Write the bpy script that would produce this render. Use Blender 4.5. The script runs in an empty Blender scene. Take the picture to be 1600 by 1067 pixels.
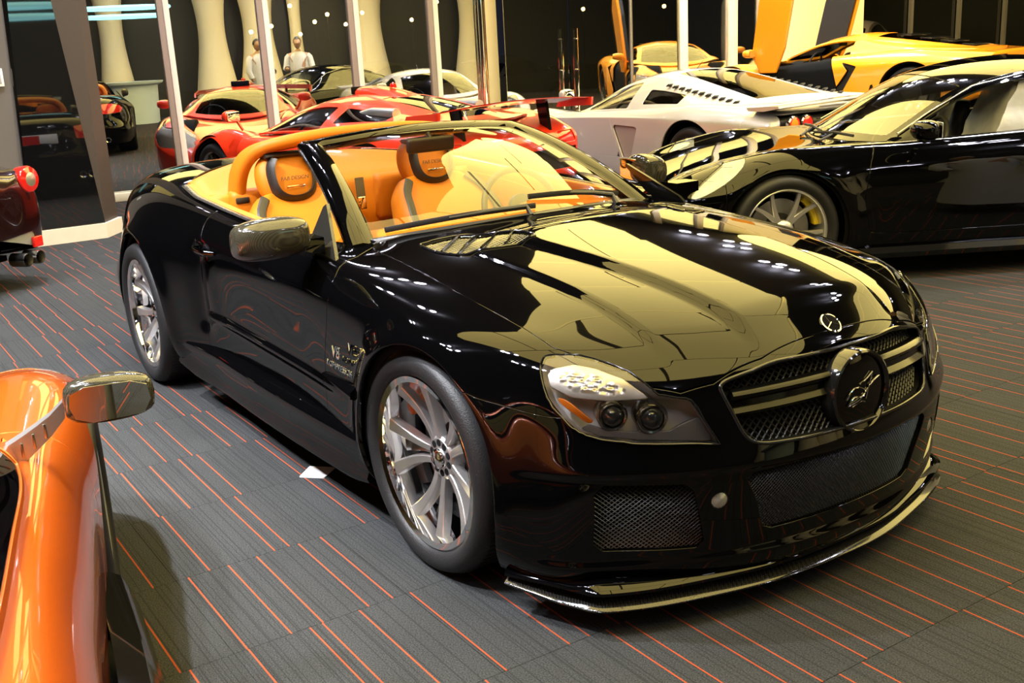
import bpy, bmesh, math, random
import numpy as np
from mathutils import Vector, Matrix
random.seed(7)
C = bpy.context.scene.collection
SC = bpy.context.scene
PI = math.pi
# ------------------------------------------------------------------ camera
cam_d = bpy.data.cameras.new('camera'); cam = bpy.data.objects.new('camera', cam_d); C.objects.link(cam)
SC.camera = cam
cam_d.sensor_fit = 'HORIZONTAL'; cam_d.sensor_width = 36.0; cam_d.lens = 1692.0 / 1600.0 * 36.0
cam_d.clip_start = 0.05; cam_d.clip_end = 300
CAMPOS = (2.612, -2.186, 1.499)
_R = [[0.55165, 0.832462, -0.051859], [0.195973, -0.189799, -0.962066], [-0.810726, 0.520561, -0.267843]]
cam.matrix_world = Matrix(((_R[0][0], -_R[1][0], -_R[2][0], CAMPOS[0]),
                           (_R[0][1], -_R[1][1], -_R[2][1], CAMPOS[1]),
                           (_R[0][2], -_R[1][2], -_R[2][2], CAMPOS[2]), (0, 0, 0, 1)))
# ------------------------------------------------------------------ colour management, world
SC.view_settings.view_transform = 'Standard'; SC.view_settings.look = 'None'
SC.view_settings.gamma = 1.0; SC.view_settings.use_curve_mapping = False
SC.view_settings.exposure = 0.10
W = bpy.data.worlds.new('world'); SC.world = W; W.use_nodes = True
W.node_tree.nodes['Background'].inputs[0].default_value = (0.010, 0.010, 0.016, 1)
W.node_tree.nodes['Background'].inputs[1].default_value = 1.0

PANEL_E = 6.2
def area_light(name, loc, size, power, col=(1, 1, 1), rot=(0, 0, 0), sy=None):
    l = bpy.data.lights.new(name, 'AREA'); l.energy = power; l.color = col
    l.shape = 'RECTANGLE'; l.size = size; l.size_y = sy or size
    o = bpy.data.objects.new(name, l); C.objects.link(o); o.location = loc; o.rotation_euler = rot
    return o
def spot_light(name, loc, power, col=(1, 1, 1), rad=0.05, angle=110, aim=None):
    l = bpy.data.lights.new(name, 'SPOT'); l.energy = power; l.color = col
    l.shadow_soft_size = rad; l.spot_size = math.radians(angle); l.spot_blend = 0.6
    o = bpy.data.objects.new(name, l); C.objects.link(o); o.location = loc
    if aim:
        d = Vector(aim) - Vector(loc); o.rotation_euler = d.to_track_quat('-Z', 'Y').to_euler()
    return o

DL_W = 46.0
# ------------------------------------------------------------------ ceiling lamps (small bright downlights in the dark parts of the ceiling)
_dl = [(-8.6, 1.2, .5), (-8.0, 3.0, .8), (-6.4, .6, .6), (-6.0, 1.0, .6), (-5.6, -.6, 1.2), (-5.2, -2.2, 1.3), (-4.6, -.3, .7), (-4.2, -3.4, 1.1), (-2.8, -3.3, 2.4), (-2.4, -3.6, 2.4), (-1.2, -2.6, 5.0), (-.6, -3.6, 3.2), (.3, -3.3, 2.4), (1.0, -2.95, .8), (2.6, -3.4, .3), (4.9, -2.4, .3), (5.4, .6, .25), (5.2, 2.6, .25),
       (4.6, 3.9, .3), (2.6, 4.1, .3), (2.2, 4.25, .3), (.2, 4.5, .8), (-.3, 4.65, .8), (-2.2, 5.3, 1), (-2.6, 5.45, 1), (-4.4, 6.3, 1), (-4.9, 6.5, 1), (-6.6, 7.4, 1.2), (-8.2, 8.0, 1), (-7.2, 8.0, 1), (-6.8, 10.2, 1.3), (-8.2, 11.0, 1.2), (-3.0, 13.6, 1), (1.5, 12.8, .6), (5.8, 8.2, .4), (-7.6, 1.4, 1)]
for i, (x, y, wt) in enumerate(_dl):
    l_ = area_light('downlight_lamp', (x, y, 4.36), .11, DL_W * wt, (.93, .95, 1.0)); l_.data.spread = math.radians(95)
area_light('drape_fill_light', (5.6, 5.0, 4.30), 9.0, 260, (1, .84, .55), (0, math.radians(-40), 0), .3)  # fill light added to brighten the fabric columns; no fixture belongs to it

# ------------------------------------------------------------------ materials
def mat(name, col=(.5, .5, .5), rough=.5, metal=0.0, spec=.5, coat=0.0, emit=None, estr=0.0, ior=1.5, trans=0.0, alpha=1.0, coat_rough=.02):
    m = bpy.data.materials.new(name); m.use_nodes = True
    b = m.node_tree.nodes['Principled BSDF']
    b.inputs['Base Color'].default_value = (*col, 1); b.inputs['Roughness'].default_value = rough
    b.inputs['Metallic'].default_value = metal; b.inputs['Specular IOR Level'].default_value = spec
    b.inputs['Coat Weight'].default_value = coat; b.inputs['Coat Roughness'].default_value = coat_rough
    b.inputs['IOR'].default_value = ior; b.inputs['Transmission Weight'].default_value = trans
    b.inputs['Alpha'].default_value = alpha
    if emit: b.inputs['Emission Color'].default_value = (*emit, 1); b.inputs['Emission Strength'].default_value = estr
    return m
def nd(m, t, **k):
    n = m.node_tree.nodes.new(t)
    for a, v in k.items(): setattr(n, a, v)
    return n
def lk(m, a, b): m.node_tree.links.new(a, b)
def noisy(m, scale=8, amt=.15, coords='Object', bump=0.0, bscale=None):
    """slight procedural variation of colour and relief"""
    b = m.node_tree.nodes['Principled BSDF']; col = b.inputs['Base Color'].default_value[:]
    tc = nd(m, 'ShaderNodeTexCoord'); nz = nd(m, 'ShaderNodeTexNoise'); nz.inputs['Scale'].default_value = scale; nz.inputs['Detail'].default_value = 5
    lk(m, tc.outputs[coords], nz.inputs['Vector'])
    mx = nd(m, 'ShaderNodeMix', data_type='RGBA')
    mx.inputs[6].default_value = tuple(c * (1 - amt) for c in col[:3]) + (1,); mx.inputs[7].default_value = tuple(min(1, c * (1 + amt)) for c in col[:3]) + (1,)
    lk(m, nz.outputs['Fac'], mx.inputs[0]); lk(m, mx.outputs[2], b.inputs['Base Color'])
    if bump:
        n2 = nd(m, 'ShaderNodeTexNoise'); n2.inputs['Scale'].default_value = bscale or scale * 6; lk(m, tc.outputs[coords], n2.inputs['Vector'])
        bp = nd(m, 'ShaderNodeBump'); bp.inputs['Strength'].default_value = bump; bp.inputs['Distance'].default_value = .01
        lk(m, n2.outputs['Fac'], bp.inputs['Height']); lk(m, bp.outputs['Normal'], b.inputs['Normal'])
    return m
def glass_mix(name, tint, refl, ior=1.5, rough=0.0):
    """thin sheet: fresnel mirror over tinted see-through; refl adds a coating's constant reflectance"""
    m = bpy.data.materials.new(name); m.use_nodes = True; nt = m.node_tree; nt.nodes.clear()
    out = nd(m, 'ShaderNodeOutputMaterial'); mx = nd(m, 'ShaderNodeMixShader'); tr = nd(m, 'ShaderNodeBsdfTransparent'); gl = nd(m, 'ShaderNodeBsdfGlossy')
    tr.inputs[0].default_value = (*tint, 1); gl.inputs['Roughness'].default_value = rough; gl.inputs[0].default_value = (1, 1, 1, 1)
    fr = nd(m, 'ShaderNodeFresnel'); fr.inputs[0].default_value = ior
    ad = nd(m, 'ShaderNodeMath', operation='MULTIPLY_ADD'); ad.inputs[1].default_value = 1 - refl; ad.inputs[2].default_value = refl; ad.use_clamp = True
    lk(m, fr.outputs[0], ad.inputs[0]); lk(m, ad.outputs[0], mx.inputs[0]); lk(m, tr.outputs[0], mx.inputs[1]); lk(m, gl.outputs[0], mx.inputs[2]); lk(m, mx.outputs[0], out.inputs[0])
    return m
def paint(name, col, flake=0.0, metal=0.0, rough=.25):
    m = mat(name, col, rough=rough, metal=metal, coat=1.0, coat_rough=.01)
    if flake: noisy(m, 900, flake)
    return m
M = {}
M['black_paint'] = mat('black_paint', (.0008, .0008, .001), rough=.02, spec=.5, ior=1.34)
M['black_plastic'] = noisy(mat('black_plastic', (.012, .012, .013), rough=.45), 30, .2)
M['black_gloss'] = mat('black_gloss', (.006, .006, .007), rough=.08)
M['liner'] = noisy(mat('liner', (.004, .004, .0045), rough=.9, spec=.1), 20, .2)
M['rubber'] = noisy(mat('rubber', (.0095, .0095, .010), rough=.5, spec=.35), 60, .25, bump=.15, bscale=220)
M['chrome'] = mat('chrome', (.86, .86, .88), rough=.05, metal=1)
M['alloy'] = noisy(mat('alloy', (.66, .65, .64), rough=.30, metal=.95), 60, .04)
M['alloy_dark'] = noisy(mat('alloy_dark', (.40, .39, .38), rough=.22, metal=1), 60, .08)
M['silver_wheel'] = mat('silver_wheel', (.62, .62, .62), rough=.3, metal=.85, coat=.6)
M['steel'] = noisy(mat('steel', (.35, .34, .33), rough=.4, metal=1), 40, .1)
M['leather'] = noisy(mat('leather', (.50, .155, .004), rough=.5, spec=.35), 14, .07, bump=.12, bscale=260)
M['leather_black'] = noisy(mat('leather_black', (.014, .013, .013), rough=.45), 30, .2, bump=.15, bscale=300)
M['orange_caliper'] = mat('orange_caliper', (.75, .16, .015), rough=.35, coat=.5)
M['yellow_caliper'] = mat('yellow_caliper', (.85, .62, .02), rough=.35, coat=.5)
M['lens'] = glass_mix('lens', (.96, .96, .97), .02)
M['red_lens'] = mat('red_lens', (.65, .015, .01), rough=.08, coat=1)
M['amber_lens'] = mat('amber_lens', (.85, .22, .02), rough=.1, coat=1)
M['reflector'] = mat('reflector', (.9, .88, .84), rough=.16, metal=1)
M['headlight_housing'] = noisy(mat('headlight_housing', (.74, .70, .64), rough=.4, metal=.3), 20, .06)
M['windscreen'] = glass_mix('windscreen', (.92, .89, .78), .0, ior=1.42)
M['side_glass'] = glass_mix('side_glass', (.55, .56, .55), .06)
M['dark_glass'] = glass_mix('dark_glass', (.06, .06, .065), .06)
M['mirror_glass'] = mat('mirror_glass', (.9, .9, .92), rough=.01, metal=1)
M['white'] = noisy(mat('white', (.8, .79, .76), rough=.6), 12, .03)

def carbon(name, c1=(.006, .006, .006), c2=(.022, .021, .018), scale=260):
    m = mat(name, c1, rough=.12, spec=.35, coat=.35)
    b = m.node_tree.nodes['Principled BSDF']; tc = nd(m, 'ShaderNodeTexCoord'); ck = nd(m, 'ShaderNodeTexChecker')
    mp = nd(m, 'ShaderNodeMapping'); mp.inputs['Rotation'].default_value = (.3, .5, .78)
    ck.inputs['Color1'].default_value = (*c1, 1); ck.inputs['Color2'].default_value = (*c2, 1); ck.inputs['Scale'].default_value = scale
    lk(m, tc.outputs['Object'], mp.inputs[0]); lk(m, mp.outputs[0], ck.inputs['Vector']); lk(m, ck.outputs[0], b.inputs['Base Color'])
    return m
M['carbon'] = carbon('carbon')

# ------------------------------------------------------------------ object helpers
def thing(name, label, cat, loc=(0, 0, 0), rotz=0.0, group=None):
    o = bpy.data.objects.new(name, None); C.objects.link(o); o.empty_display_size = .2
    o.location = loc; o.rotation_euler = (0, 0, rotz); o['label'] = label; o['category'] = cat
    if group: o['group'] = group
    return o
def tag(o, label, cat, group=None):
    o['label'] = label; o['category'] = cat
    if group: o['group'] = group
    return o
def mesh_obj(name, verts, faces, m, parent=None, smooth=True, normals=None, label=None, angle=None):
    me = bpy.data.meshes.new(name); me.from_pydata([tuple(map(float, v)) for v in verts], [], [tuple(int(i) for i in f) for f in faces]); me.update()
    me.materials.append(m)
    if smooth: me.polygons.foreach_set('use_smooth', [True] * len(me.polygons))
    if normals is not None:
        me.normals_split_custom_set_from_vertices([tuple(map(float, n)) for n in normals])
    elif smooth and angle is not None:
        me.set_sharp_from_angle(angle=math.radians(angle))
    o = bpy.data.objects.new(name, me); C.objects.link(o)
    if parent: o.parent = parent
    if label: o['label'] = label
    return o
def bm_obj(name, bm, m, parent=None, smooth=True, angle=35, label=None, loc=None, rot=None):
    bmesh.ops.recalc_face_normals(bm, faces=bm.faces)
    me = bpy.data.meshes.new(name); bm.to_mesh(me); bm.free(); me.materials.append(m)
    if smooth:
        me.polygons.foreach_set('use_smooth', [True] * len(me.polygons)); me.set_sharp_from_angle(angle=math.radians(angle))
    o = bpy.data.objects.new(name, me); C.objects.link(o)
    if parent: o.parent = parent
    if label: o['label'] = label
    if loc: o.location = loc
    if rot: o.rotation_euler = rot
    return o
def struct(o): o['kind'] = 'structure'; return o
def add_box(bm, c, s, rot=None, bev=0.0, seg=2):
    r = bmesh.ops.create_cube(bm, size=1.0); vs = r['verts']
    for v in vs: v.co = Vector((v.co.x * s[0], v.co.y * s[1], v.co.z * s[2]))
    if bev:
        es = list({e for v in vs for e in v.link_edges})
        g = bmesh.ops.bevel(bm, geom=es, offset=bev, segments=seg, affect='EDGES', profile=.5); vs = list({v for v in g['verts']} | {v for v in vs if v.is_valid})
    mt = Matrix.Translation(Vector(c)) @ (rot.to_4x4() if rot is not None else Matrix.Identity(4))
    for v in vs: v.co = mt @ v.co
    return vs
def RZ(a): return Matrix.Rotation(a, 3, 'Z')
def RX(a): return Matrix.Rotation(a, 3, 'X')
def RY(a): return Matrix.Rotation(a, 3, 'Y')
def add_lathe(bm, prof, n=48, axis='Y', c=(0, 0, 0), close=False):
    """prof: list of (radius, along)"""
    rings = []
    for r, a in prof:
        ring = []
        for i in range(n):
            t = 2 * PI * i / n; x = r * math.cos(t); z = r * math.sin(t)
            p = {'Y': (x, a, z), 'Z': (x, z, a), 'X': (a, x, z)}[axis]
            ring.append(bm.verts.new((p[0] + c[0], p[1] + c[1], p[2] + c[2])))
        rings.append(ring)
    for k in range(len(rings) - 1):
        for i in range(n):
            a, b = rings[k], rings[k + 1]
            bm.faces.new((a[i], a[(i + 1) % n], b[(i + 1) % n], b[i]))
    if close:
        bm.faces.new(rings[0]); bm.faces.new(rings[-1])
    return rings
def add_tube(bm, pts, r, n=8, cap=True):
    """tube along polyline; r float or list"""
    pts = [Vector(p) for p in pts]; rings = []
    up = Vector((0, 0, 1))
    for i, p in enumerate(pts):
        d = (pts[min(i + 1, len(pts) - 1)] - pts[max(i - 1, 0)]).normalized()
        if i == 0: 
            up = Vector((0, 0, 1)) if abs(d.z) < .9 else Vector((1, 0, 0))
        a = d.cross(up).normalized(); b = a.cross(d).normalized(); up = b
        rr = r[i] if isinstance(r, list) else r
        if isinstance(rr, (int, float)): rr = (rr, rr)
        rings.append([bm.verts.new(p + a * rr[0] * math.cos(2 * PI * k / n) + b * rr[1] * math.sin(2 * PI * k / n)) for k in range(n)])
    for k in range(len(rings) - 1):
        for i in range(n):
            bm.faces.new((rings[k][i], rings[k][(i + 1) % n], rings[k + 1][(i + 1) % n], rings[k + 1][i]))
    if cap: bm.faces.new(rings[0]); bm.faces.new(rings[-1])
    return rings
def add_loft(bm, rings, close_ring=True, cap=True):
    """rings: list of point lists with the same count"""
    vs = [[bm.verts.new(p) for p in r] for r in rings]; n = len(vs[0])
    for k in range(len(vs) - 1):
        for i in range(n if close_ring else n - 1):
            bm.faces.new((vs[k][i], vs[k][(i + 1) % n], vs[k + 1][(i + 1) % n], vs[k + 1][i]))
    if cap and close_ring: bm.faces.new(vs[0]); bm.faces.new(vs[-1])
    return vs
def add_prism(bm, poly, d, frame=None):
    """poly: 2D outline in the (x,z) plane, extruded d along +y; frame: function (x,y,z)->point"""
    f = frame or (lambda x, y, z: (x, y, z))
    a = [bm.verts.new(f(x, 0, z)) for x, z in poly]; b = [bm.verts.new(f(x, d, z)) for x, z in poly]; n = len(poly)
    bm.faces.new(a); bm.faces.new(b[::-1])
    for i in range(n): bm.faces.new((a[i], a[(i + 1) % n], b[(i + 1) % n], b[i]))
def NB(): return bmesh.new()
def clamp_z(bm, lo=.12):
    for v in bm.verts: v.co.z = max(v.co.z, lo)
def subsurf(o, n=2):
    md = o.modifiers.new('sub', 'SUBSURF'); md.levels = n; md.render_levels = n; return o
def bevel_mod(o, w=.005, seg=2):
    md = o.modifiers.new('bev', 'BEVEL'); md.width = w; md.segments = seg; md.limit_method = 'ANGLE'; return o
def text_mesh(name, s, size, m, parent, mw, extrude=.001, label=None, font_shear=0.0, align='CENTER'):
    cu = bpy.data.curves.new(name + '_c', 'FONT'); cu.body = s; cu.size = size; cu.extrude = extrude; cu.align_x = align; cu.align_y = 'CENTER'; cu.shear = font_shear
    to = bpy.data.objects.new(name + '_t', cu); C.objects.link(to)
    dg = bpy.context.evaluated_depsgraph_get(); me = bpy.data.meshes.new_from_object(to.evaluated_get(dg))
    bpy.data.objects.remove(to); bpy.data.curves.remove(cu)
    me.materials.clear(); me.materials.append(m); me.name = name
    me.transform(mw)
    o = bpy.data.objects.new(name, me); C.objects.link(o); o.parent = parent
    if label: o['label'] = label
    return o
def frame_m(origin, xdir, ydir):
    x = Vector(xdir).normalized(); y = Vector(ydir); y = (y - x * y.dot(x)).normalized(); z = x.cross(y)
    return Matrix(((x.x, y.x, z.x, origin[0]), (x.y, y.y, z.y, origin[1]), (x.z, y.z, z.z, origin[2]), (0, 0, 0, 1)))

# ------------------------------------------------------------------ surface tools (numpy)
def nspline(x, y):
    """natural cubic spline through (x, y[k,...]); returns evaluator"""
    x = np.asarray(x, float); y = np.asarray(y, float); n = len(x); h = np.diff(x)
    A = np.zeros((n, n)); B = np.zeros_like(y); A[0, 0] = A[-1, -1] = 1
    for i in range(1, n - 1):
        A[i, i - 1] = h[i - 1]; A[i, i] = 2 * (h[i - 1] + h[i]); A[i, i + 1] = h[i]
        B[i] = 6 * ((y[i + 1] - y[i]) / h[i] - (y[i] - y[i - 1]) / h[i - 1])
    Mx = np.linalg.solve(A, B.reshape(n, -1)).reshape(y.shape)
    def ev(t):
        t = np.asarray(t, float); i = np.clip(np.searchsorted(x, t, 'right') - 1, 0, n - 2)
        sh = (-1,) + (1,) * (y.ndim - 1)
        a = ((x[i + 1] - t) / h[i]).reshape(sh); b = ((t - x[i]) / h[i]).reshape(sh); hh = (h[i] ** 2 / 6).reshape(sh)
        return a * y[i] + b * y[i + 1] + ((a ** 3 - a) * Mx[i] + (b ** 3 - b) * Mx[i + 1]) * hh
    return ev
def pchip(x, y):
    """monotone cubic (no overshoot), y may be (n,k)"""
    x = np.asarray(x, float); y = np.asarray(y, float); n = len(x); sh1 = (-1,) + (1,) * (y.ndim - 1)
    h = np.diff(x).reshape(sh1); d = np.diff(y, axis=0) / h; m = np.zeros_like(y)
    if n == 2: m[:] = d[0]
    else:
        w1 = 2 * h[1:] + h[:-1]; w2 = h[1:] + 2 * h[:-1]; s = d[1:] * d[:-1]
        with np.errstate(all='ignore'):
            m[1:-1] = np.where(s > 0, (w1 + w2) / (w1 / d[:-1] + w2 / d[1:]), 0)
        m[0] = d[0]; m[-1] = d[-1]
    def ev(t):
        t = np.asarray(t, float); i = np.clip(np.searchsorted(x, t, 'right') - 1, 0, n - 2)
        hh = (x[i + 1] - x[i]); u = ((t - x[i]) / hh); u = np.clip(u, 0, 1).reshape(sh1 if t.ndim else ()); hh = hh.reshape(sh1) if t.ndim else hh
        return (2*u**3-3*u**2+1)*y[i] + (u**3-2*u**2+u)*hh*m[i] + (-2*u**3+3*u**2)*y[i+1] + (u**3-u**2)*hh*m[i+1]
    return ev
def curve2(pts, mono=True):
    """function x->value from [(x,v),...]"""
    p = sorted(pts); f = (pchip if mono else nspline)([a for a, b in p], [b for a, b in p]); lo, hi = p[0][0], p[-1][0]
    return lambda t: f(np.clip(np.asarray(t, float), lo, hi))
def gsmooth(P, su, sv):
    def ker(s): r = int(3 * s) + 1; k = np.exp(-np.arange(-r, r + 1) ** 2 / (2 * s * s)); return k / k.sum(), r
    for ax, s in ((0, su), (1, sv)):
        if s <= 0: continue
        k, r = ker(s)
        # reflect-extrapolate so that ends stay put
        Pm = np.moveaxis(P, ax, 0); a = 2 * Pm[0] - Pm[1:r + 1][::-1]; b = 2 * Pm[-1] - Pm[-r - 1:-1][::-1]
        Q = np.concatenate([a, Pm, b]); out = np.zeros_like(Pm)
        for j, w in enumerate(k): out += w * Q[j:j + len(Pm)]
        P = np.moveaxis(out, 0, ax)
    return P
def grid_normals(P, flip=False):
    du = np.gradient(P, axis=0); dv = np.gradient(P, axis=1); N = np.cross(du, dv)
    l = np.linalg.norm(N, axis=2, keepdims=True); N = N / np.maximum(l, 1e-12)
    return -N if flip else N
def poly_sd(px, py, poly):
    """signed distance, positive inside"""
    poly = np.asarray(poly, float); d2 = np.full(px.shape, 1e9); ins = np.zeros(px.shape, bool); n = len(poly)
    for i in range(n):
        x0, y0 = poly[i]; x1, y1 = poly[(i + 1) % n]; ex, ey = x1 - x0, y1 - y0
        wx, wy = px - x0, py - y0; t = np.clip((wx * ex + wy * ey) / (ex * ex + ey * ey + 1e-15), 0, 1)
        d2 = np.minimum(d2, (wx - ex * t) ** 2 + (wy - ey * t) ** 2)
        c = (y0 > py) != (y1 > py)
        if y0 != y1: ins ^= c & (px < ex * (py - y0) / (y1 - y0) + x0)
    return np.where(ins, 1, -1) * np.sqrt(d2)
def polyline_sd(px, py, pts):
    """signed side distance to an open polyline (positive on its left)"""
    pts = np.asarray(pts, float); best = np.full(px.shape, 1e9); sg = np.ones(px.shape)
    for i in range(len(pts) - 1):
        x0, y0 = pts[i]; ex, ey = pts[i + 1] - pts[i]; L2 = ex * ex + ey * ey
        wx, wy = px - x0, py - y0; t = (wx * ex + wy * ey) / L2
        lo = 0 if i else -1e3; hi = 1 if i < len(pts) - 2 else 1e3
        t = np.clip(t, lo, hi); d = np.hypot(wx - ex * t, wy - ey * t); s = np.sign(ex * wy - ey * wx)
        c = d < best - 1e-12; best = np.where(c, d, best); sg = np.where(c, s, sg)
    return best * sg
def clip_panel(P, N, gs, closed_u=False):
    """cut the grid surface by fields g>=0; returns verts, normals, faces"""
    nu, nv = P.shape[:2]
    G = np.stack([g for g in gs]) if gs else np.ones((1, nu, nv))
    ok = (G >= 0).all(0)
    anyneg = (~ok)
    idx = np.arange(nu * nv).reshape(nu, nv)
    a, b, c, d = idx[:-1, :-1], idx[1:, :-1], idx[1:, 1:], idx[:-1, 1:]
    f_in = ok[:-1, :-1] & ok[1:, :-1] & ok[1:, 1:] & ok[:-1, 1:]
    # cells fully outside one field
    Gn = G < 0
    allout = (Gn[:, :-1, :-1] & Gn[:, 1:, :-1] & Gn[:, 1:, 1:] & Gn[:, :-1, 1:]).any(0)
    mix = ~f_in & ~allout
    faces = np.stack([a[f_in], b[f_in], c[f_in], d[f_in]], 1).tolist()
    V = list(P.reshape(-1, 3)); NN = list(N.reshape(-1, 3)); GG = G.reshape(len(G), -1).T.copy(); GG = list(GG); cache = {}
    def cut(i, j, k):
        key = (min(i, j), max(i, j), k)
        if key in cache: return cache[key]
        gi, gj = GG[key[0]][k], GG[key[1]][k]; t = gi / (gi - gj)
        V.append(V[key[0]] * (1 - t) + V[key[1]] * t); NN.append(NN[key[0]] * (1 - t) + NN[key[1]] * t)
        g = GG[key[0]] * (1 - t) + GG[key[1]] * t; g[k] = 0.0; GG.append(g); cache[key] = len(V) - 1; return len(V) - 1
    for (i, j) in zip(*np.nonzero(mix)):
        poly = [idx[i, j], idx[i + 1, j], idx[i + 1, j + 1], idx[i, j + 1]]
        for k in range(len(G)):
            out = []; n = len(poly)
            for q in range(n):
                p0, p1 = poly[q], poly[(q + 1) % n]; g0, g1 = GG[p0][k], GG[p1][k]
                if g0 >= 0: out.append(p0)
                if (g0 >= 0) != (g1 >= 0) and g0 != 0 and g1 != 0: out.append(cut(p0, p1, k))
            poly = [p for q, p in enumerate(out) if p != out[q - 1]]
            if len(poly) < 3: break
        if len(poly) >= 3: faces.append(poly)
    used = sorted({v for f in faces for v in f}); mp = {v: i for i, v in enumerate(used)}
    V = np.array([V[v] for v in used]); NN = np.array([NN[v] for v in used]); faces = [[mp[v] for v in f] for f in faces]
    NN /= np.maximum(np.linalg.norm(NN, axis=1, keepdims=True), 1e-9)
    return V, NN, faces
def panel(name, P, N, gs, m, parent, depth=.012, label=None, rnd=.003):
    """a body panel: clipped surface with rolled edges turned inwards"""
    V, NN, F = clip_panel(P, N, gs)
    if not F: print('EMPTY PANEL', name); return None
    # wind the faces so that they agree with the outward normals
    vote = 0
    for f in F[::max(1, len(F) // 200)]:
        vote += 1 if np.dot(np.cross(V[f[1]] - V[f[0]], V[f[2]] - V[f[0]]), NN[f[0]]) > 0 else -1
    if vote < 0: F = [list(f)[::-1] for f in F]
    # boundary edges
    cnt = {}
    for f in F:
        for q in range(len(f)):
            e = (f[q], f[(q + 1) % len(f)]); k = (min(e), max(e)); cnt.setdefault(k, []).append(e)
    be = [v[0] for v in cnt.values() if len(v) == 1]
    bv = sorted({v for e in be for v in e})
    if depth > 0 and bv:
        # outward-in-surface direction at each boundary vertex
        outd = {v: np.zeros(3) for v in bv}
        for a, b in be:
            t = V[b] - V[a]; o = np.cross(t, NN[a]); o /= max(np.linalg.norm(o), 1e-9); outd[a] += o; outd[b] += o
        m1, m2, m3 = {}, {}, {}; nv = []; nn = []; base = len(V)
        for v in bv:
            o = outd[v] / max(np.linalg.norm(outd[v]), 1e-9)
            m1[v] = base + len(nv); nv.append(V[v] + o * rnd * .7 - NN[v] * rnd * .3); k = NN[v] + o; nn.append(k / np.linalg.norm(k))
            m2[v] = base + len(nv); nv.append(V[v] + o * rnd - NN[v] * rnd); nn.append(o)
            m3[v] = base + len(nv); nv.append(V[v] + o * rnd - NN[v] * depth); nn.append(o)
        V = np.vstack([V, nv]); NN = np.vstack([NN, nn])
        for a, b in be:
            F.append([b, a, m1[a], m1[b]]); F.append([m1[b], m1[a], m2[a], m2[b]]); F.append([m2[b], m2[a], m3[a], m3[b]])
    return mesh_obj(name, V, F, m, parent, normals=NN, label=label)
def mirY(P): return P * np.array([1, -1, 1.])
# ================================================================== SETTING
W_ORG = Vector((-9.93, .55, 0)); W_DIR = Vector((.132, .991, 0)).normalized(); W_N = Vector((W_DIR.y, -W_DIR.x, 0))      # glazed wall line; normal points into the room
# carpet material
def carpet_mat():
    m = mat('carpet', (.1, .1, .1), rough=.95, spec=.15); b = m.node_tree.nodes['Principled BSDF']
    geo = nd(m, 'ShaderNodeNewGeometry'); sp = nd(m, 'ShaderNodeSeparateXYZ'); lk(m, geo.outputs['Position'], sp.inputs[0])
    def mth(op, a, b_=None, c=None):
        n = nd(m, 'ShaderNodeMath', operation=op)
        for i, v in enumerate((a, b_, c)):
            if v is None: continue
            if isinstance(v, (int, float)): n.inputs[i].default_value = v
            else: lk(m, v, n.inputs[i])
        return n.outputs[0]
    tx = mth('FLOOR', mth('DIVIDE', mth('SUBTRACT', sp.outputs['X'], .088), .505))          # tile column along the stripes
    def stripes(pitch, seed, keep, width):
        v = mth('DIVIDE', sp.outputs['Y'], pitch); r = mth('FLOOR', v)
        cv = nd(m, 'ShaderNodeCombineXYZ'); lk(m, tx, cv.inputs[0]); lk(m, r, cv.inputs[1]); cv.inputs[2].default_value = seed
        wn = nd(m, 'ShaderNodeTexWhiteNoise', noise_dimensions='3D'); lk(m, cv.outputs[0], wn.inputs[0])
        cs = nd(m, 'ShaderNodeSeparateColor'); lk(m, wn.outputs['Color'], cs.inputs[0])
        # stripe centre inside the row is jittered
        fr = mth('FRACT', v); c = mth('MULTIPLY_ADD', cs.outputs[0], .7, .15); d = mth('ABSOLUTE', mth('SUBTRACT', fr, c))
        on = mth('LESS_THAN', d, width / pitch / 2); k = mth('LESS_THAN', cs.outputs[1], keep)
        return mth('MULTIPLY', on, k), cs.outputs[2]
    o1, _ = stripes(.104, 3.0, .88, .0048)
    d1, dr = stripes(.0155, 11.0, .50, .0030)
    d2, dr2 = stripes(.047, 23.0, .7, .0045)
    # base weave
    nz = nd(m, 'ShaderNodeTexNoise'); nz.inputs['Scale'].default_value = 240; nz.inputs['Detail'].default_value = 3; lk(m, geo.outputs['Position'], nz.inputs['Vector'])
    n2 = nd(m, 'ShaderNodeTexNoise'); n2.inputs['Scale'].default_value = 3.5; lk(m, geo.outputs['Position'], n2.inputs['Vector'])
    mx = nd(m, 'ShaderNodeMix', data_type='RGBA'); mx.inputs[6].default_value = (.0072, .0078, .0082, 1); mx.inputs[7].default_value = (.043, .045, .046, 1)
    lk(m, mth('MULTIPLY_ADD', nz.outputs['Fac'], 2.2, mth('MULTIPLY_ADD', n2.outputs['Fac'], .25, -.75)), mx.inputs[0])
    m2 = nd(m, 'ShaderNodeMix', data_type='RGBA'); m2.inputs[7].default_value = (.010, .010, .011, 1); lk(m, mx.outputs[2], m2.inputs[6]); lk(m, mth('MULTIPLY', mth('MAXIMUM', d1, d2), .62), m2.inputs[0])
    m3 = nd(m, 'ShaderNodeMix', data_type='RGBA'); m3.inputs[7].default_value = (.25, .044, .012, 1); lk(m, m2.outputs[2], m3.inputs[6]); lk(m, mth('MULTIPLY', o1, .85), m3.inputs[0])
    lk(m, m3.outputs[2], b.inputs['Base Color'])
    bp = nd(m, 'ShaderNodeBump'); bp.inputs['Strength'].default_value = .5; bp.inputs['Distance'].default_value = .003; lk(m, nz.outputs['Fac'], bp.inputs['Height']); lk(m, bp.outputs['Normal'], b.inputs['Normal'])
    return m
M['carpet'] = carpet_mat()
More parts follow.
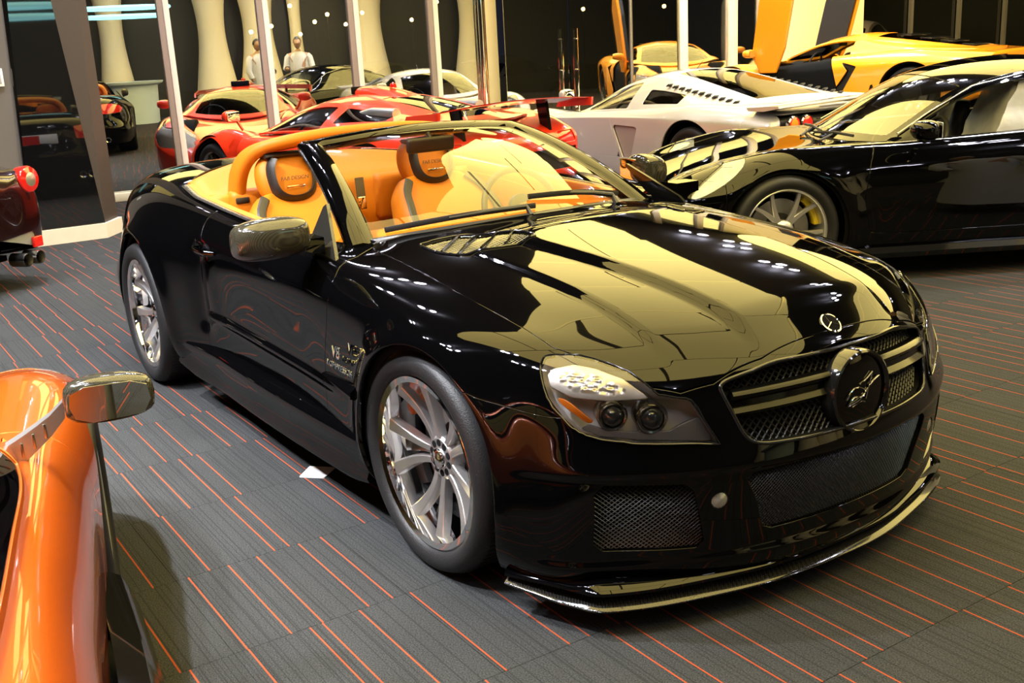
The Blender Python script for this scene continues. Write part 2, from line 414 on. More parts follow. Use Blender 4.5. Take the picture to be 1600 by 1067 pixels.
bm = NB(); add_box(bm, (-2.0, 3.0, -.056), (20, 28, .10)); FLOOR = struct(bm_obj('floor', bm, M['carpet_dark2'] if 'carpet_dark2' in M else noisy(mat('subfloor', (.02, .02, .02), rough=.9), 10, .1), smooth=False))
# carpet tiles, half a metre square, each its own piece near the camera
TS = .505
def tile_mesh():
    bm = NB(); g = .0012; add_box(bm, (TS / 2, TS / 2, -.003), (TS - g, TS - g, .006), None, .0008, 1)
    me = bpy.data.meshes.new('carpet_tile'); bm.to_mesh(me); bm.free(); me.materials.append(M['carpet']); return me
tm = tile_mesh(); cells = []
Rm = [[R__ for R__ in r] for r in _R]
for i in range(-22, 12):
    for j in range(-8, 26):
        x0, y0 = .088 + i * TS, .04 + j * TS
        c = [Rm[k][0] * (x0 + .25 - CAMPOS[0]) + Rm[k][1] * (y0 + .25 - CAMPOS[1]) + Rm[k][2] * (-CAMPOS[2]) for k in range(3)]
        vis = False
        if c[2] > .5:
            px, py = 800 + 1692 * c[0] / c[2], 533.5 + 1692 * c[1] / c[2]; vis = -150 < px < 1750 and -100 < py < 1250
        wall_side = (Vector((x0 + .25, y0 + .25, 0)) - W_ORG).dot(W_N)
        if wall_side < -.4: continue
        cells.append((0 if vis else 1, c[2], x0, y0))
cells.sort(); rest = NB()
for k, (nv_, dd, x0, y0) in enumerate(cells):
    if k < 290 and nv_ == 0:
        o = bpy.data.objects.new('carpet_tile', tm); C.objects.link(o); o.location = (x0, y0, 0); o.parent = FLOOR
    else:
        vs = [rest.verts.new((x0 + a * TS, y0 + b * TS, 0)) for a, b in ((0, 0), (1, 0), (1, 1), (0, 1))]; rest.faces.new(vs)
o = bm_obj('carpet_tile_field', rest, M['carpet'], FLOOR, smooth=False); o['kind'] = 'stuff'
# ---- room shell
def wpt(s, off=0.0, z=0.0):      # point on the glazed wall line: s metres along, off metres into the room
    p = W_ORG + W_DIR * s + W_N * off; return (p.x, p.y, z)
WROT = math.atan2(W_DIR.y, W_DIR.x)
RW = RZ(WROT)
HC = 4.45
M['ceiling_dark'] = noisy(mat('ceiling_dark', (.012, .012, .013), rough=.6), 5, .2)
M['plaster'] = noisy(mat('plaster', (.80, .72, .56), rough=.8), 6, .04)
M['plaster_grey'] = noisy(mat('plaster_grey', (.10, .09, .085), rough=.6), 6, .08)
M['brown_wall'] = noisy(mat('brown_wall', (.040, .029, .024), rough=.55), 9, .06)
M['frame_white'] = mat('frame_white', (.80, .74, .70), rough=.35, coat=.3)
M['frame_side'] = mat('frame_side', (.30, .25, .23), rough=.4)
M['skirting'] = noisy(mat('skirting', (.62, .57, .47), rough=.5), 14, .08)
M['gloss_panel'] = mat('gloss_panel', (.004, .004, .0045), rough=.02, spec=.9, coat=1)
M['shop_glass'] = glass_mix('shop_glass', (.80, .82, .78), .42)
M['door_glass'] = glass_mix('door_glass', (.62, .62, .55), .46)
bm = NB(); add_box(bm, (-1.5, 3.5, HC + .1), (21, 28, .1)); struct(bm_obj('ceiling', bm, M['ceiling_dark'], smooth=False))
# backlit fabric panels of the ceiling: two long curved islands cut into stretched cells
M['ceil_panel'] = mat('ceil_panel', (.55, .45, .22), rough=.55, emit=(1.0, .78, .235), estr=PANEL_E)
M['ceil_seam'] = mat('ceil_seam', (.02, .02, .02), rough=.5)
def clip_poly(subj, cell):
    out = subj
    for i in range(len(cell)):
        (x0, y0), (x1, y1) = cell[i], cell[(i + 1) % len(cell)]; inp, out = out, []
        if not inp: break
        f = lambda p: (x1 - x0) * (p[1] - y0) - (y1 - y0) * (p[0] - x0)
        for k in range(len(inp)):
            a, b = inp[k - 1], inp[k]; fa, fb = f(a), f(b)
            if (fa >= 0) != (fb >= 0): t = fa / (fa - fb); out.append((a[0] + (b[0] - a[0]) * t, a[1] + (b[1] - a[1]) * t))
            if fb >= 0: out.append(b)
    return out
def smooth_loop(pts, n):
    q = np.array(pts[-3:] + pts + pts[:3], float); f = nspline(np.arange(len(q)), q); return [tuple(v) for v in f(np.linspace(3, 3 + len(pts), n + 1)[:-1])]
CEIL = struct(bpy.data.objects.new('ceiling_raft', None)); C.objects.link(CEIL); CEIL['kind'] = 'structure'
isl = [[(-8.3, 6.6), (-6.9, 6.3), (-3.3, 4.5), (.9, 3.0), (3.6, 2.7), (4.6, 1.2), (4.2, -1.3), (1.6, -2.4), (-1.9, -2.3), (-2.5, -1.0), (-2.5, .45), (-3.6, 1.55), (-5.0, 2.4), (-6.6, 3.9), (-8.5, 5.6)],
       [(-8.3, 9.6), (-5.6, 7.9), (-1.6, 6.4), (2.2, 5.4), (4.6, 5.6), (5.0, 7.6), (3.4, 10.2), (-.5, 12.2), (-5.2, 12.9), (-7.8, 11.8)]]
for poly in isl:
    loop = smooth_loop(poly, 72)
    if sum(loop[k - 1][0] * loop[k][1] - loop[k][0] * loop[k - 1][1] for k in range(len(loop))) < 0: loop = loop[::-1]
    ca, sa = math.cos(-.42), math.sin(-.42)
    for i in range(-9, 9):
        for j in range(-8, 12):
            a, b = i * 2.3, j * 1.45 + (.0 if i % 2 else .35); g = .030
            cell = [(a + g, b + g), (a + 2.3 - g, b + g), (a + 2.3 - g, b + 1.45 - g), (a + g, b + 1.45 - g)]
            cell = [(x * ca - y * sa, x * sa + y * ca) for x, y in cell]
            c = clip_poly(loop, cell)
            if len(c) < 3: continue
            ar = abs(sum(c[k - 1][0] * c[k][1] - c[k][0] * c[k - 1][1] for k in range(len(c)))) / 2
            if ar < .03: continue
            bm = NB(); lo = [bm.verts.new((x, y, HC - .10)) for x, y in c]; hi = [bm.verts.new((x, y, HC - .04)) for x, y in c]
            cx, cy = sum(x for x, y in c) / len(c), sum(y for x, y in c) / len(c); mid = bm.verts.new((cx, cy, HC - .13))
            for k in range(len(c)):
                bm.faces.new((lo[k - 1], lo[k], mid)); bm.faces.new((lo[k - 1], hi[k - 1], hi[k], lo[k]))
            bm.faces.new(hi); o = bm_obj('ceiling_panel', bm, M['ceil_panel'], CEIL, smooth=False)
# recessed downlights: bright lens in a dark ring
M['lamp_glow'] = mat('lamp_glow', (1, 1, 1), emit=(.86, .84, 1.0), estr=110.0)
def lens_mesh():
    bm = NB(); add_lathe(bm, [(.0005, -.014), (.06, -.012), (.092, 0)], 16, 'Z'); me = bpy.data.meshes.new('downlight_lens'); bm.to_mesh(me); bm.free(); me.materials.append(M['lamp_glow']); return me
def ring_mesh():
    bm = NB(); add_lathe(bm, [(.092, 0), (.096, -.015), (.12, -.012), (.122, .01)], 20, 'Z'); me = bpy.data.meshes.new('downlight_ring'); bm.to_mesh(me); bm.free(); me.materials.append(M['steel']); return me
lm_, rm_ = lens_mesh(), ring_mesh()
for x, y, wt in _dl:
    for dx, dy in ((.0, .0), (.30, .10)):
        r_ = bpy.data.objects.new('downlight_ring', rm_); C.objects.link(r_); r_.parent = CEIL; r_.location = (x + dx + .17, y + dy, 4.35)
        l_ = bpy.data.objects.new('downlight_lens', lm_); C.objects.link(l_); l_.parent = r_
# glazed front
def wbox(name, s, off, z, size, m, parent=None, bev=.0, st=True):
    bm = NB(); add_box(bm, wpt(s, off, z), size, RW, bev); o = bm_obj(name, bm, m, parent, smooth=bev > 0)
    if st and not parent: struct(o)
    return o
win_n = 0
edges = [.0, .95, 2.04, 3.11, 4.115]
for k in range(4):
    s0, s1 = edges[k], edges[k + 1]; win_n += 1
    fr = wbox('window_%d' % win_n, s1 - .030, .0, 2.2, (.085, .05, 4.4), M['frame_side'], bev=.004)      # mullion side
    wbox('mullion_face', s1 - .005 + .03, .005, 2.2, (.062, .065, 4.4), M['frame_white'], fr, .004)
    wbox('pane', (s0 + s1) / 2, -.02, 2.22, (s1 - s0, .012, 4.3), M['shop_glass'], fr)
win_n += 1
fr = wbox('window_%d' % win_n, 4.40, -.02, 2.22, (.60, .012, 4.3), M['shop_glass'])
bm = NB(); add_lathe(bm, [(.055, 0), (.055, 4.4)], 24, 'Z', wpt(4.74, .03)); struct(bm_obj('trim_1', bm, M['chrome'], None))
wbox('wall_cream_column', 4.92, -.25, 2.2, (.30, .06, 4.4), M['plaster'])
# frameless glass doors with twin pull bars
def glass_door(n, s0, s1, hs):
    d = wbox('door_%d' % n, (s0 + s1) / 2, .0, 2.2, (s1 - s0 - .01, .014, 4.3), M['door_glass'])
    for off in (.055, -.055):
        bm = NB(); x, y, _ = wpt(hs + (.0 if off > 0 else .045), off); add_tube(bm, [(x, y, .25), (x, y, 1.60)], .011, 10); h = bm_obj('door_handle', bm, M['chrome'], d)
    for zz in (.55, 1.08, 1.47):
        bm = NB(); add_tube(bm, [wpt(hs, .06, zz), wpt(hs + .045, -.06, zz)], .012, 10); bm_obj('handle_bolt', bm, M['chrome'], d)
    return d
glass_door(1, 5.06, 5.98, 5.86); glass_door(2, 5.99, 6.90, 6.08)
bm = NB(); add_lathe(bm, [(.028, 0), (.028, 4.4)], 16, 'Z', wpt(6.93, .0)); struct(bm_obj('trim_2', bm, M['steel'], None))
win_n += 1; wbox('window_%d' % win_n, 7.30, -.0, 2.2, (.72, .014, 4.3), M['door_glass'])
for s in (7.755, 8.59):
    win_n += 1; fr = wbox('window_%d' % win_n, s, .0, 2.2, (.13, .08, 4.4), M['plaster'], bev=.004); wbox('pane', s + .42, -.02, 2.2, (.72, .012, 4.3), M['shop_glass'], fr)
wbox('wall_front', 10.0, .0, 2.2, (1.85, .12, 4.4), M['plaster'])
wbox('window_%d' % (win_n + 1), 13.3, -.03, 2.2, (4.7, .014, 4.4), M['dark_pane'] if 'dark_pane' in M else glass_mix('dark_pane', (.05, .05, .05), .12))
for s in (11.9, 12.9, 13.9, 14.9): wbox('trim_%d' % (3 + int(s)), s, .02, 2.2, (.05, .06, 4.4), M['plaster_grey'])
# head beam and sill
wbox('baseboard_front', 2.30, .05, .045, (4.9, .10, .09), M['skirting'], bev=.006)
# column at the left: leaning gloss panel, brown return, pale skirting
def prism3(name, pts_low, pts_high, z0, z1, m, parent=None):
    bm = NB(); a = [bm.verts.new((x, y, z0)) for x, y in pts_low]; b = [bm.verts.new((x, y, z1)) for x, y in pts_high]; n = len(a)
    bm.faces.new(a); bm.faces.new(b[::-1])
    for k in range(n): bm.faces.new((a[k], a[(k + 1) % n], b[(k + 1) % n], b[k]))
    return bm_obj(name, bm, m, parent, smooth=False)
A0, A1, A2 = np.array([-7.37, -.60]), np.array([-7.352, .004]), np.array([-7.618, .182])
L0, L1 = np.array([-.08, .17]), np.array([-.03, -.36]); bk2 = np.array([-.30, -.03])
colp = prism3('wall_left', [tuple(A0), tuple(A1), tuple(A2), tuple(A0 + bk2)], [tuple(A0 + L0), tuple(A1 + L1), (-7.36, .13), tuple(A0 + bk2 + L0)], .13, 4.4, M['brown_wall']); struct(colp)
fo = np.array([.012, 0])
prism3('gloss_panel', [tuple(A0 + fo), tuple(A1 + fo), tuple(A1 + fo * .2), tuple(A0 + fo * .2)], [tuple(A0 + L0 + fo), tuple(A1 + L1 + fo), tuple(A1 + L1 + fo * .2), tuple(A0 + L0 + fo * .2)], .14, 4.38, M['gloss_panel'], colp)
sk = [tuple(A0 + fo * 3), tuple(A1 + fo * 3), tuple(A2 + [.02, .03]), tuple(A2 + [-.03, .0]), tuple(A0 + bk2)]
struct(prism3('baseboard_left', sk, sk, 0, .13, M['skirting']))
# wall switches
def wall_switch(c, xd, lab):
    t = frame_m(c, xd, (0, 0, 1)); bm = NB(); add_box(bm, (0, 0, .006), (.085, .145, .012), None, .004)
    for v in bm.verts: v.co = t @ v.co
    o = bm_obj('wall_switch', bm, M['white'], None); tag(o, lab, 'switch')
    bm = NB(); add_box(bm, (0, .0, .014), (.05, .10, .006), None, .002)
    for v in bm.verts: v.co = t @ v.co
    bm_obj('switch_face', bm, M['grey_face'], o)
M['grey_face'] = mat('grey_face', (.35, .35, .36), rough=.4)
# grey wall that carries the next switch, at the far left edge
G0, G1 = np.array([-7.40, -.605]), np.array([-7.36, -1.15])
struct(prism3('wall_left_return', [tuple(G0), tuple(G1), tuple(G1 + [-.5, 0]), tuple(G0 + [-.5, .0])], [tuple(G0 + [.0, .20]), tuple(G1), tuple(G1 + [-.5, 0]), tuple(G0 + [-.5, .20])], 0, 4.4, M['plaster_grey']))
wall_switch((-7.432, .040, 1.385), (-.55, .84, 0), 'small white rectangular switch on the brown column face')
wall_switch((-7.372, -.66, 1.42), (.07, 1, 0), 'white switch on the grey wall at the left picture edge')
# remaining walls of the hall, behind and beside the camera
M['hall_wall'] = noisy(mat('hall_wall', (.018, .018, .016), rough=.5), 4, .15)
for nm, c, s in (('wall_back', (8.6, 3.5, 2.2), (.15, 28, 4.6)), ('wall_right', (-1.5, 17.2, 2.2), (21, .15, 4.6)), ('wall_side', (-1.5, -9.2, 2.2), (21, .15, 4.6)), ('wall_corner', (-10.6, -5.6, 2.2), (.15, 9, 4.6))):
    bm = NB(); add_box(bm, c, s); struct(bm_obj(nm, bm, M['hall_wall'], smooth=False))
# tall waisted fabric columns and a ring light on the back wall (seen mirrored in the glazing)
M['fabric'] = noisy(mat('fabric', (.86, .78, .56), rough=.8), 3, .05)
M['cyan_glow'] = mat('cyan_glow', (.3, .7, .75), emit=(.35, .85, .95), estr=2.2)
for k, (yy, ww, lab) in enumerate(((.55, .42, 'cream fabric column mirrored left of the first mullion'), (3.05, .50, 'cream fabric column mirrored right of the first mullion'), (4.25, .55, 'cream fabric column mirrored at the second mullion'), (5.25, .22, 'slim cream fabric column mirrored right of the second mullion'), (7.2, .55, 'cream fabric column mirrored at the third mullion'), (10.2, .5, 'cream fabric column mirrored beside the chrome post'))):
    bm = NB(); add_lathe(bm, [(ww * (1.25 - .5 * math.sin(PI * min(1, max(0, t * 1.05))) + .06 * math.sin(t * 9)), 4.4 * t) for t in np.linspace(0, 1, 20)], 20, 'Z', (7.9, yy, 0)); tag(bm_obj('fabric_column', bm, M['fabric'], None), lab, 'column')
for k, (zz, r1, r2) in enumerate(((2.72, 1.0, .55), (2.52, .95, .5))):
    bm = NB(); add_tube(bm, [(5.9 + r2 * math.cos(2 * PI * q / 40), 1.0 + r1 * math.sin(2 * PI * q / 40), zz) for q in range(42)], .045, 8, cap=False)
    tag(bm_obj('ring_light', bm, M['cyan_glow'], None), ('upper' if k == 0 else 'lower') + ' pale cyan ring light hanging at the back, mirrored in the first pane', 'lamp')
bm = NB(); add_lathe(bm, [(.55, .0), (.60, .9), (.72, .95), (.74, 1.0), (.001, 1.0)], 40, 'Z', (5.9, .9, 0)); tag(bm_obj('reception_desk', bm, mat('desk_white', (.55, .66, .70), rough=.3), None), 'round pale reception desk below the cyan ring lights', 'desk')
# ---- outside: dark forecourt
M['asphalt'] = noisy(mat('asphalt', (.02, .02, .021), rough=.6), 30, .3)
bm = NB(); add_box(bm, (-31, 8, -.12), (40, 60, .1)); struct(bm_obj('ground_outside', bm, M['asphalt'], smooth=False))
M['street_lamp'] = mat('street_lamp', (1, .8, .4), emit=(1, .68, .28), estr=40.0)
M['pole'] = mat('pole', (.12, .12, .12), rough=.5)
M['facade'] = noisy(mat('facade', (.16, .14, .10), rough=.8), 3, .2)
# ================================================================== MAIN CAR: black roadster
SLB = [  # belts: rows from cockpit rim down to the lower edge; 18 stations from front centre round the right side to rear centre (x, |y|, z)
 [(-.46,0,.918),(-.475,.20,.915),(-.53,.36,.90),(-.61,.47,.885),(-.68,.53,.872),(-.72,.57,.862),(-.755,.60,.856),(-.80,.65,.855),(-.95,.705,.862),(-1.3,.73,.868),(-1.75,.735,.885),(-2.12,.725,.905),(-2.40,.69,.928),(-2.56,.60,.955),(-2.67,.46,.975),(-2.75,.30,.985),(-2.79,.15,.99),(-2.80,0,.99)],
 [(-.15,0,.888),(-.16,.20,.886),(-.19,.38,.875),(-.23,.53,.860),(-.30,.63,.845),(-.42,.69,.842),(-.55,.735,.838),(-.68,.765,.84),(-.93,.79,.84),(-1.3,.80,.848),(-1.75,.805,.865),(-2.14,.80,.885),(-2.50,.785,.905),(-2.80,.71,.93),(-3.0,.60,.95),(-3.1,.45,.965),(-3.15,.24,.97),(-3.17,0,.972)],
 [(.25,0,.852),(.24,.20,.850),(.20,.39,.842),(.13,.56,.826),(.04,.67,.812),(-.10,.745,.805),(-.30,.80,.800),(-.53,.825,.79),(-.90,.84,.79),(-1.3,.845,.80),(-1.75,.85,.815),(-2.15,.86,.835),(-2.54,.86,.855),(-2.93,.79,.87),(-3.2,.68,.90),(-3.4,.53,.92),(-3.5,.30,.927),(-3.52,0,.93)],
 [(.55,0,.808),(.53,.20,.806),(.48,.38,.800),(.38,.55,.788),(.26,.67,.780),(.12,.76,.775),(-.12,.83,.765),(-.44,.848,.745),(-.88,.858,.745),(-1.3,.862,.75),(-1.75,.868,.765),(-2.15,.90,.785),(-2.56,.91,.80),(-2.95,.845,.81),(-3.28,.735,.84),(-3.52,.58,.86),(-3.65,.33,.867),(-3.67,0,.87)],
 [(.77,0,.738),(.755,.19,.735),(.70,.365,.724),(.58,.53,.728),(.44,.66,.745),(.28,.775,.735),(0,.85,.715),(-.40,.856,.70),(-.87,.862,.69),(-1.3,.866,.69),(-1.75,.876,.70),(-2.15,.935,.72),(-2.56,.945,.735),(-2.96,.87,.74),(-3.32,.755,.76),(-3.58,.60,.77),(-3.68,.33,.772),(-3.70,0,.775)],
 [(.845,0,.62),(.825,.19,.62),(.775,.36,.61),(.68,.53,.62),(.56,.67,.645),(.38,.795,.65),(.03,.868,.63),(-.38,.862,.62),(-.87,.862,.61),(-1.3,.866,.61),(-1.75,.880,.62),(-2.15,.945,.63),(-2.56,.955,.64),(-2.96,.895,.65),(-3.34,.775,.66),(-3.60,.62,.67),(-3.70,.34,.67),(-3.72,0,.67)],
 [(.872,0,.50),(.855,.19,.50),(.80,.37,.50),(.71,.53,.50),(.605,.68,.51),(.42,.81,.52),(.03,.875,.52),(-.37,.864,.52),(-.87,.862,.52),(-1.3,.864,.52),(-1.75,.880,.53),(-2.15,.95,.53),(-2.56,.958,.54),(-2.96,.915,.54),(-3.35,.80,.55),(-3.62,.645,.55),(-3.73,.35,.55),(-3.75,0,.55)],
 [(.885,0,.42),(.868,.19,.42),(.815,.38,.42),(.73,.55,.42),(.635,.69,.42),(.45,.82,.42),(.03,.878,.42),(-.37,.865,.43),(-.87,.855,.43),(-1.3,.856,.43),(-1.75,.875,.44),(-2.15,.95,.44),(-2.56,.958,.44),(-2.96,.93,.44),(-3.35,.855,.44),(-3.65,.69,.44),(-3.74,.35,.44),(-3.76,0,.44)],
 [(.86,0,.28),(.845,.19,.28),(.79,.39,.28),(.71,.56,.28),(.62,.70,.28),(.45,.83,.28),(.03,.878,.30),(-.37,.868,.32),(-.87,.848,.34),(-1.3,.848,.34),(-1.75,.868,.35),(-2.15,.945,.34),(-2.56,.95,.34),(-2.96,.925,.34),(-3.35,.845,.33),(-3.62,.68,.33),(-3.71,.35,.33),(-3.73,0,.33)],
 [(.835,0,.18),(.82,.20,.18),(.76,.40,.18),(.68,.56,.18),(.60,.69,.18),(.44,.82,.19),(.03,.87,.21),(-.37,.862,.23),(-.87,.835,.26),(-1.3,.835,.26),(-1.75,.855,.27),(-2.15,.93,.25),(-2.56,.94,.25),(-2.96,.91,.25),(-3.33,.83,.25),(-3.60,.66,.25),(-3.68,.34,.25),(-3.70,0,.25)],
 [(.79,0,.115),(.775,.20,.115),(.715,.40,.115),(.64,.56,.115),(.575,.66,.115),(.41,.79,.13),(.03,.85,.15),(-.37,.83,.19),(-.87,.80,.20),(-1.3,.80,.20),(-1.75,.82,.21),(-2.15,.90,.19),(-2.56,.91,.19),(-2.96,.88,.19),(-3.30,.80,.19),(-3.55,.62,.19),(-3.63,.32,.19),(-3.65,0,.19)]]
SL_HF = (0.045, .34, .364); SL_HR = (-2.50, .345, .390)    # wheel arch centres (x, z, radius)
def sl_grid(ku=24, kv=18):
    T = np.array(SLB, float)                      # v,u,3
    T = T.transpose(1, 0, 2)                      # u,v,3
    # mirror-extend in u for a smooth centre line
    Te = np.concatenate([mirY(T[3:0:-1]), T, mirY(T[-2:-5:-1])]); ue = np.arange(-3, 21)
    nu = 17 * ku + 1; uu = np.linspace(0, 17, nu); Q = nspline(ue, Te)(uu)      # nu, v, 3
    nv = 10 * kv + 1; vv = np.linspace(0, 10, nv)
    P = nspline(np.arange(11), Q.transpose(1, 0, 2))(vv).transpose(1, 0, 2)
    Pe = np.concatenate([mirY(P[ku:0:-1]), P, mirY(P[-2:-ku-2:-1])]); Pe = gsmooth(Pe, ku * .30, kv * .30); P = Pe[ku:ku + nu]
    U, V = np.meshgrid(uu, vv, indexing='ij')
    x, y, z = P[..., 0], P[..., 1].copy(), P[..., 2].copy()
    side = np.clip((y - .62) / .12, 0, 1)
    for (xc, zc, ra), A, w in ((SL_HF, .022, .055), (SL_HR, .018, .06)):
        r = np.hypot(x - xc, z - zc)
        y = y + side * A * np.exp(-((r - ra) / w) ** 2) * np.clip((z - .12) / .2, 0, 1)
    # scooped recess in front of the widened rear arch, concave door
    sm = lambda t: np.clip(t, 0, 1) ** 2 * (3 - 2 * np.clip(t, 0, 1))
    y = y - side * .022 * np.exp(-((x + 1.80) / .07) ** 2) * sm((z - .35) / .1) * sm((.80 - z) / .1)
    y = y - side * .007 * np.exp(-((z - .56) / .12) ** 2) * sm((-x - .5) / .3) * sm((x + 1.75) / .2)
    # crease running along the lower door
    y = y + side * .010 * np.exp(-((z - (.44 - .02 * (x + .5))) / .018) ** 2) * sm((-x - .40) / .2) * sm((x + 1.8) / .1)
    # bonnet: raised centre with two long creases
    def crease(xx): return .355 - .10 * np.clip((xx + .30) / 1.05, 0, 1)
    c = crease(x); f = sm((x + .42) / .22) * sm((.80 - x) / .16) * (V < 5)
    rise = .020 * sm((c + .015 - y) / .038) * f
    c2 = .50 - .02 * np.clip((x + .3) / 1.0, 0, 1)
    rise = rise + .010 * sm((c2 - y) / .03) * f
    top = np.clip((z - .70) / .06, 0, 1)
    z = z + rise * top
    # bumper: the face steps back below a brow at the height of the intakes
    fr = sm((x - .42) / .12) * sm((.452 - z) / .022) * sm((z - .185) / .03)
    x = x - .020 * fr * np.clip(1.1 - y, 0, 1); y = y - .012 * fr * sm((y - .5) / .15)
    P = np.stack([x, y, z], -1)
    return P, U, V
# ---- generic wheel: outer face looks to -y, lip plane at y = 0, centre at the origin
def wheel_base(name, parent, loc, flip, R, rimR, width, wheel_mat, lip=.016, barrel=None, turn=0.0, tread=True):
    bm = NB(); add_lathe(bm, [(rimR - .004, .006), (rimR, 0), (rimR - .004, -.003), (rimR - lip, .002), (rimR - lip - .004, .02), (rimR - lip - .008, .07), (rimR - lip - .02, .13), (rimR - .03, width - .02), (rimR, width)], 72)
    w = bm_obj(name, bm, barrel or wheel_mat, parent, angle=50); w.location = loc; w.rotation_euler = (0, 0, (PI if flip else 0) + turn)
    bm = NB(); h = R - rimR
    add_lathe(bm, [(rimR - .003, .010), (rimR + .004, -.006), (rimR + .3 * h, -.016), (rimR + .55 * h, -.017), (rimR + .8 * h, -.008), (R - .006, .008), (R - .001, .022), (R, .04), (R, width - .04), (R - .004, width - .015), (rimR + .5 * h, width + .01), (rimR, width - .01)], 96)
    # tread grooves
    if tread:
        for k in range(96):
            a = 2 * PI * k / 96
            for yy in (.035, width - .05):
                add_box(bm, ((R + .0005) * math.cos(a), yy + .012, (R + .0005) * math.sin(a)), (.002, .05, .006), RY(-a))
    bm_obj('tyre', bm, M['rubber'], w, angle=40)
    bm = NB(); add_lathe(bm, [(.04, .125), (rimR * .72, .125), (rimR * .72, .15), (.04, .15)], 56)
    bm_obj('brake_disc', bm, M['steel'], w, angle=30)
    bm = NB(); add_lathe(bm, [(.005, .10), (.08, .10), (.10, .13), (.10, width), (.005, width)], 32)
    bm_obj('hub', bm, M['black_plastic'], w, angle=30)
    bm = NB(); add_lathe(bm, [(rimR - .035, width - .04), (.02, width - .03)], 40); bm_obj('dust_shield', bm, M['liner'], w)
    return w
def caliper(w, R, ang, m, flip=False):
    bm = NB(); rings = []
    for k in range(9):
        a = ang + (k / 8 - .5) * .85; e = 1 - abs(k / 8 - .5) * .5
        ri, ro = R * .62, R * (.80 + .04 * e)
        rings.append([(r * math.cos(a), y, r * math.sin(a)) for r, y in ((ri, .085), (ro, .09), (ro, .17), (ri, .17))])
    add_loft(bm, rings); bmesh.ops.bevel(bm, geom=list(bm.edges), offset=.003, segments=1, affect='EDGES')
    o = bm_obj('brake_caliper', bm, m, w, angle=50)
    return o
def spoke_loft(bm, ctr, hw, ydep, back, n=14):
    """ctr(t)->(r,theta), hw(t) half width, ydep(t) face depth, back(t) extra thickness"""
    rings = []
    for i in range(n):
        t = i / (n - 1); r, th = ctr(t); w = hw(t); y = ydep(t); b = back(t)
        er = (math.cos(th), math.sin(th)); et = (-er[1], er[0])
        p = lambda s, yy: (er[0] * r + et[0] * s, yy, er[1] * r + et[1] * s)
        rings.append([p(-w, y + .002), p(-w * .85, y), p(w * .85, y), p(w, y + .002), p(w * 1.15, y + b), p(-w * 1.15, y + b)])
    add_loft(bm, rings)
def roadster_wheel(parent, loc, flip, R, width, phase, turn=0.0):
    rimR = .262; w = wheel_base('wheel_rim', parent, loc, flip, R, rimR, width, M['chrome'], lip=.022, turn=turn)
    for k in range(5):
        base = phase + k * 2 * PI / 5
        for s in (-1, 1):
            bm = NB()
            def ctr(t, s=s, base=base):
                r = .045 + .196 * t; lat = .0185 + .056 * max(0, (t - .08) / .92) ** 1.7
                return r, base + s * math.asin(min(.9, lat / r)) if r > lat else base
            spoke_loft(bm, ctr, lambda t: .0100 + .0010 * t + .011 * t ** 2.2, lambda t: .062 - .006 * t - .034 * t ** 2.2, lambda t: .022 + .008 * math.sin(PI * t))
            bm_obj('spoke', bm, M['alloy'], w, angle=30)
        # stepped web between the two blades of a pair
        bm = NB(); spoke_loft(bm, lambda t, b=base: (.05 + .19 * t, b), lambda t: .006 + .028 * t ** 2, lambda t: .080 - .005 * t, lambda t: .012, 8)
        bm_obj('spoke_web', bm, M['alloy_dark'], w, angle=30)
        for dd in (-.055, .055):
            bm = NB(); add_lathe(bm, [(.001, .030), (.004, .031), (.004, .045)], 10, c=(.232 * math.cos(base + .30 + dd), 0, .232 * math.sin(base + .30 + dd))); bm_obj('rim_bolt', bm, M['chrome'], w)
    bm = NB(); add_lathe(bm, [(.001, .050), (.024, .050), (.027, .053), (.030, .060), (.058, .060), (.066, .068), (.070, .10), (.001, .10)], 48); bm_obj('hub_face', bm, M['alloy'], w, angle=30)
    bm = NB(); add_lathe(bm, [(.001, .042), (.022, .043), (.029, .047), (.030, .055)], 32); bm_obj('hub_cap', bm, M['chrome'], w, angle=30)
    for k in range(5):
        a = phase + (k + .5) * 2 * PI / 5
        for da, rr in ((-.31, .0100), (.31, .0100)):
            bm = NB(); add_lathe(bm, [(.0001, .0585), (rr, .0585), (rr + .0012, .0595)], 16, c=(.046 * math.cos(a + da), 0, .046 * math.sin(a + da))); bm_obj('lug_hole', bm, M['liner'], w)
    return w

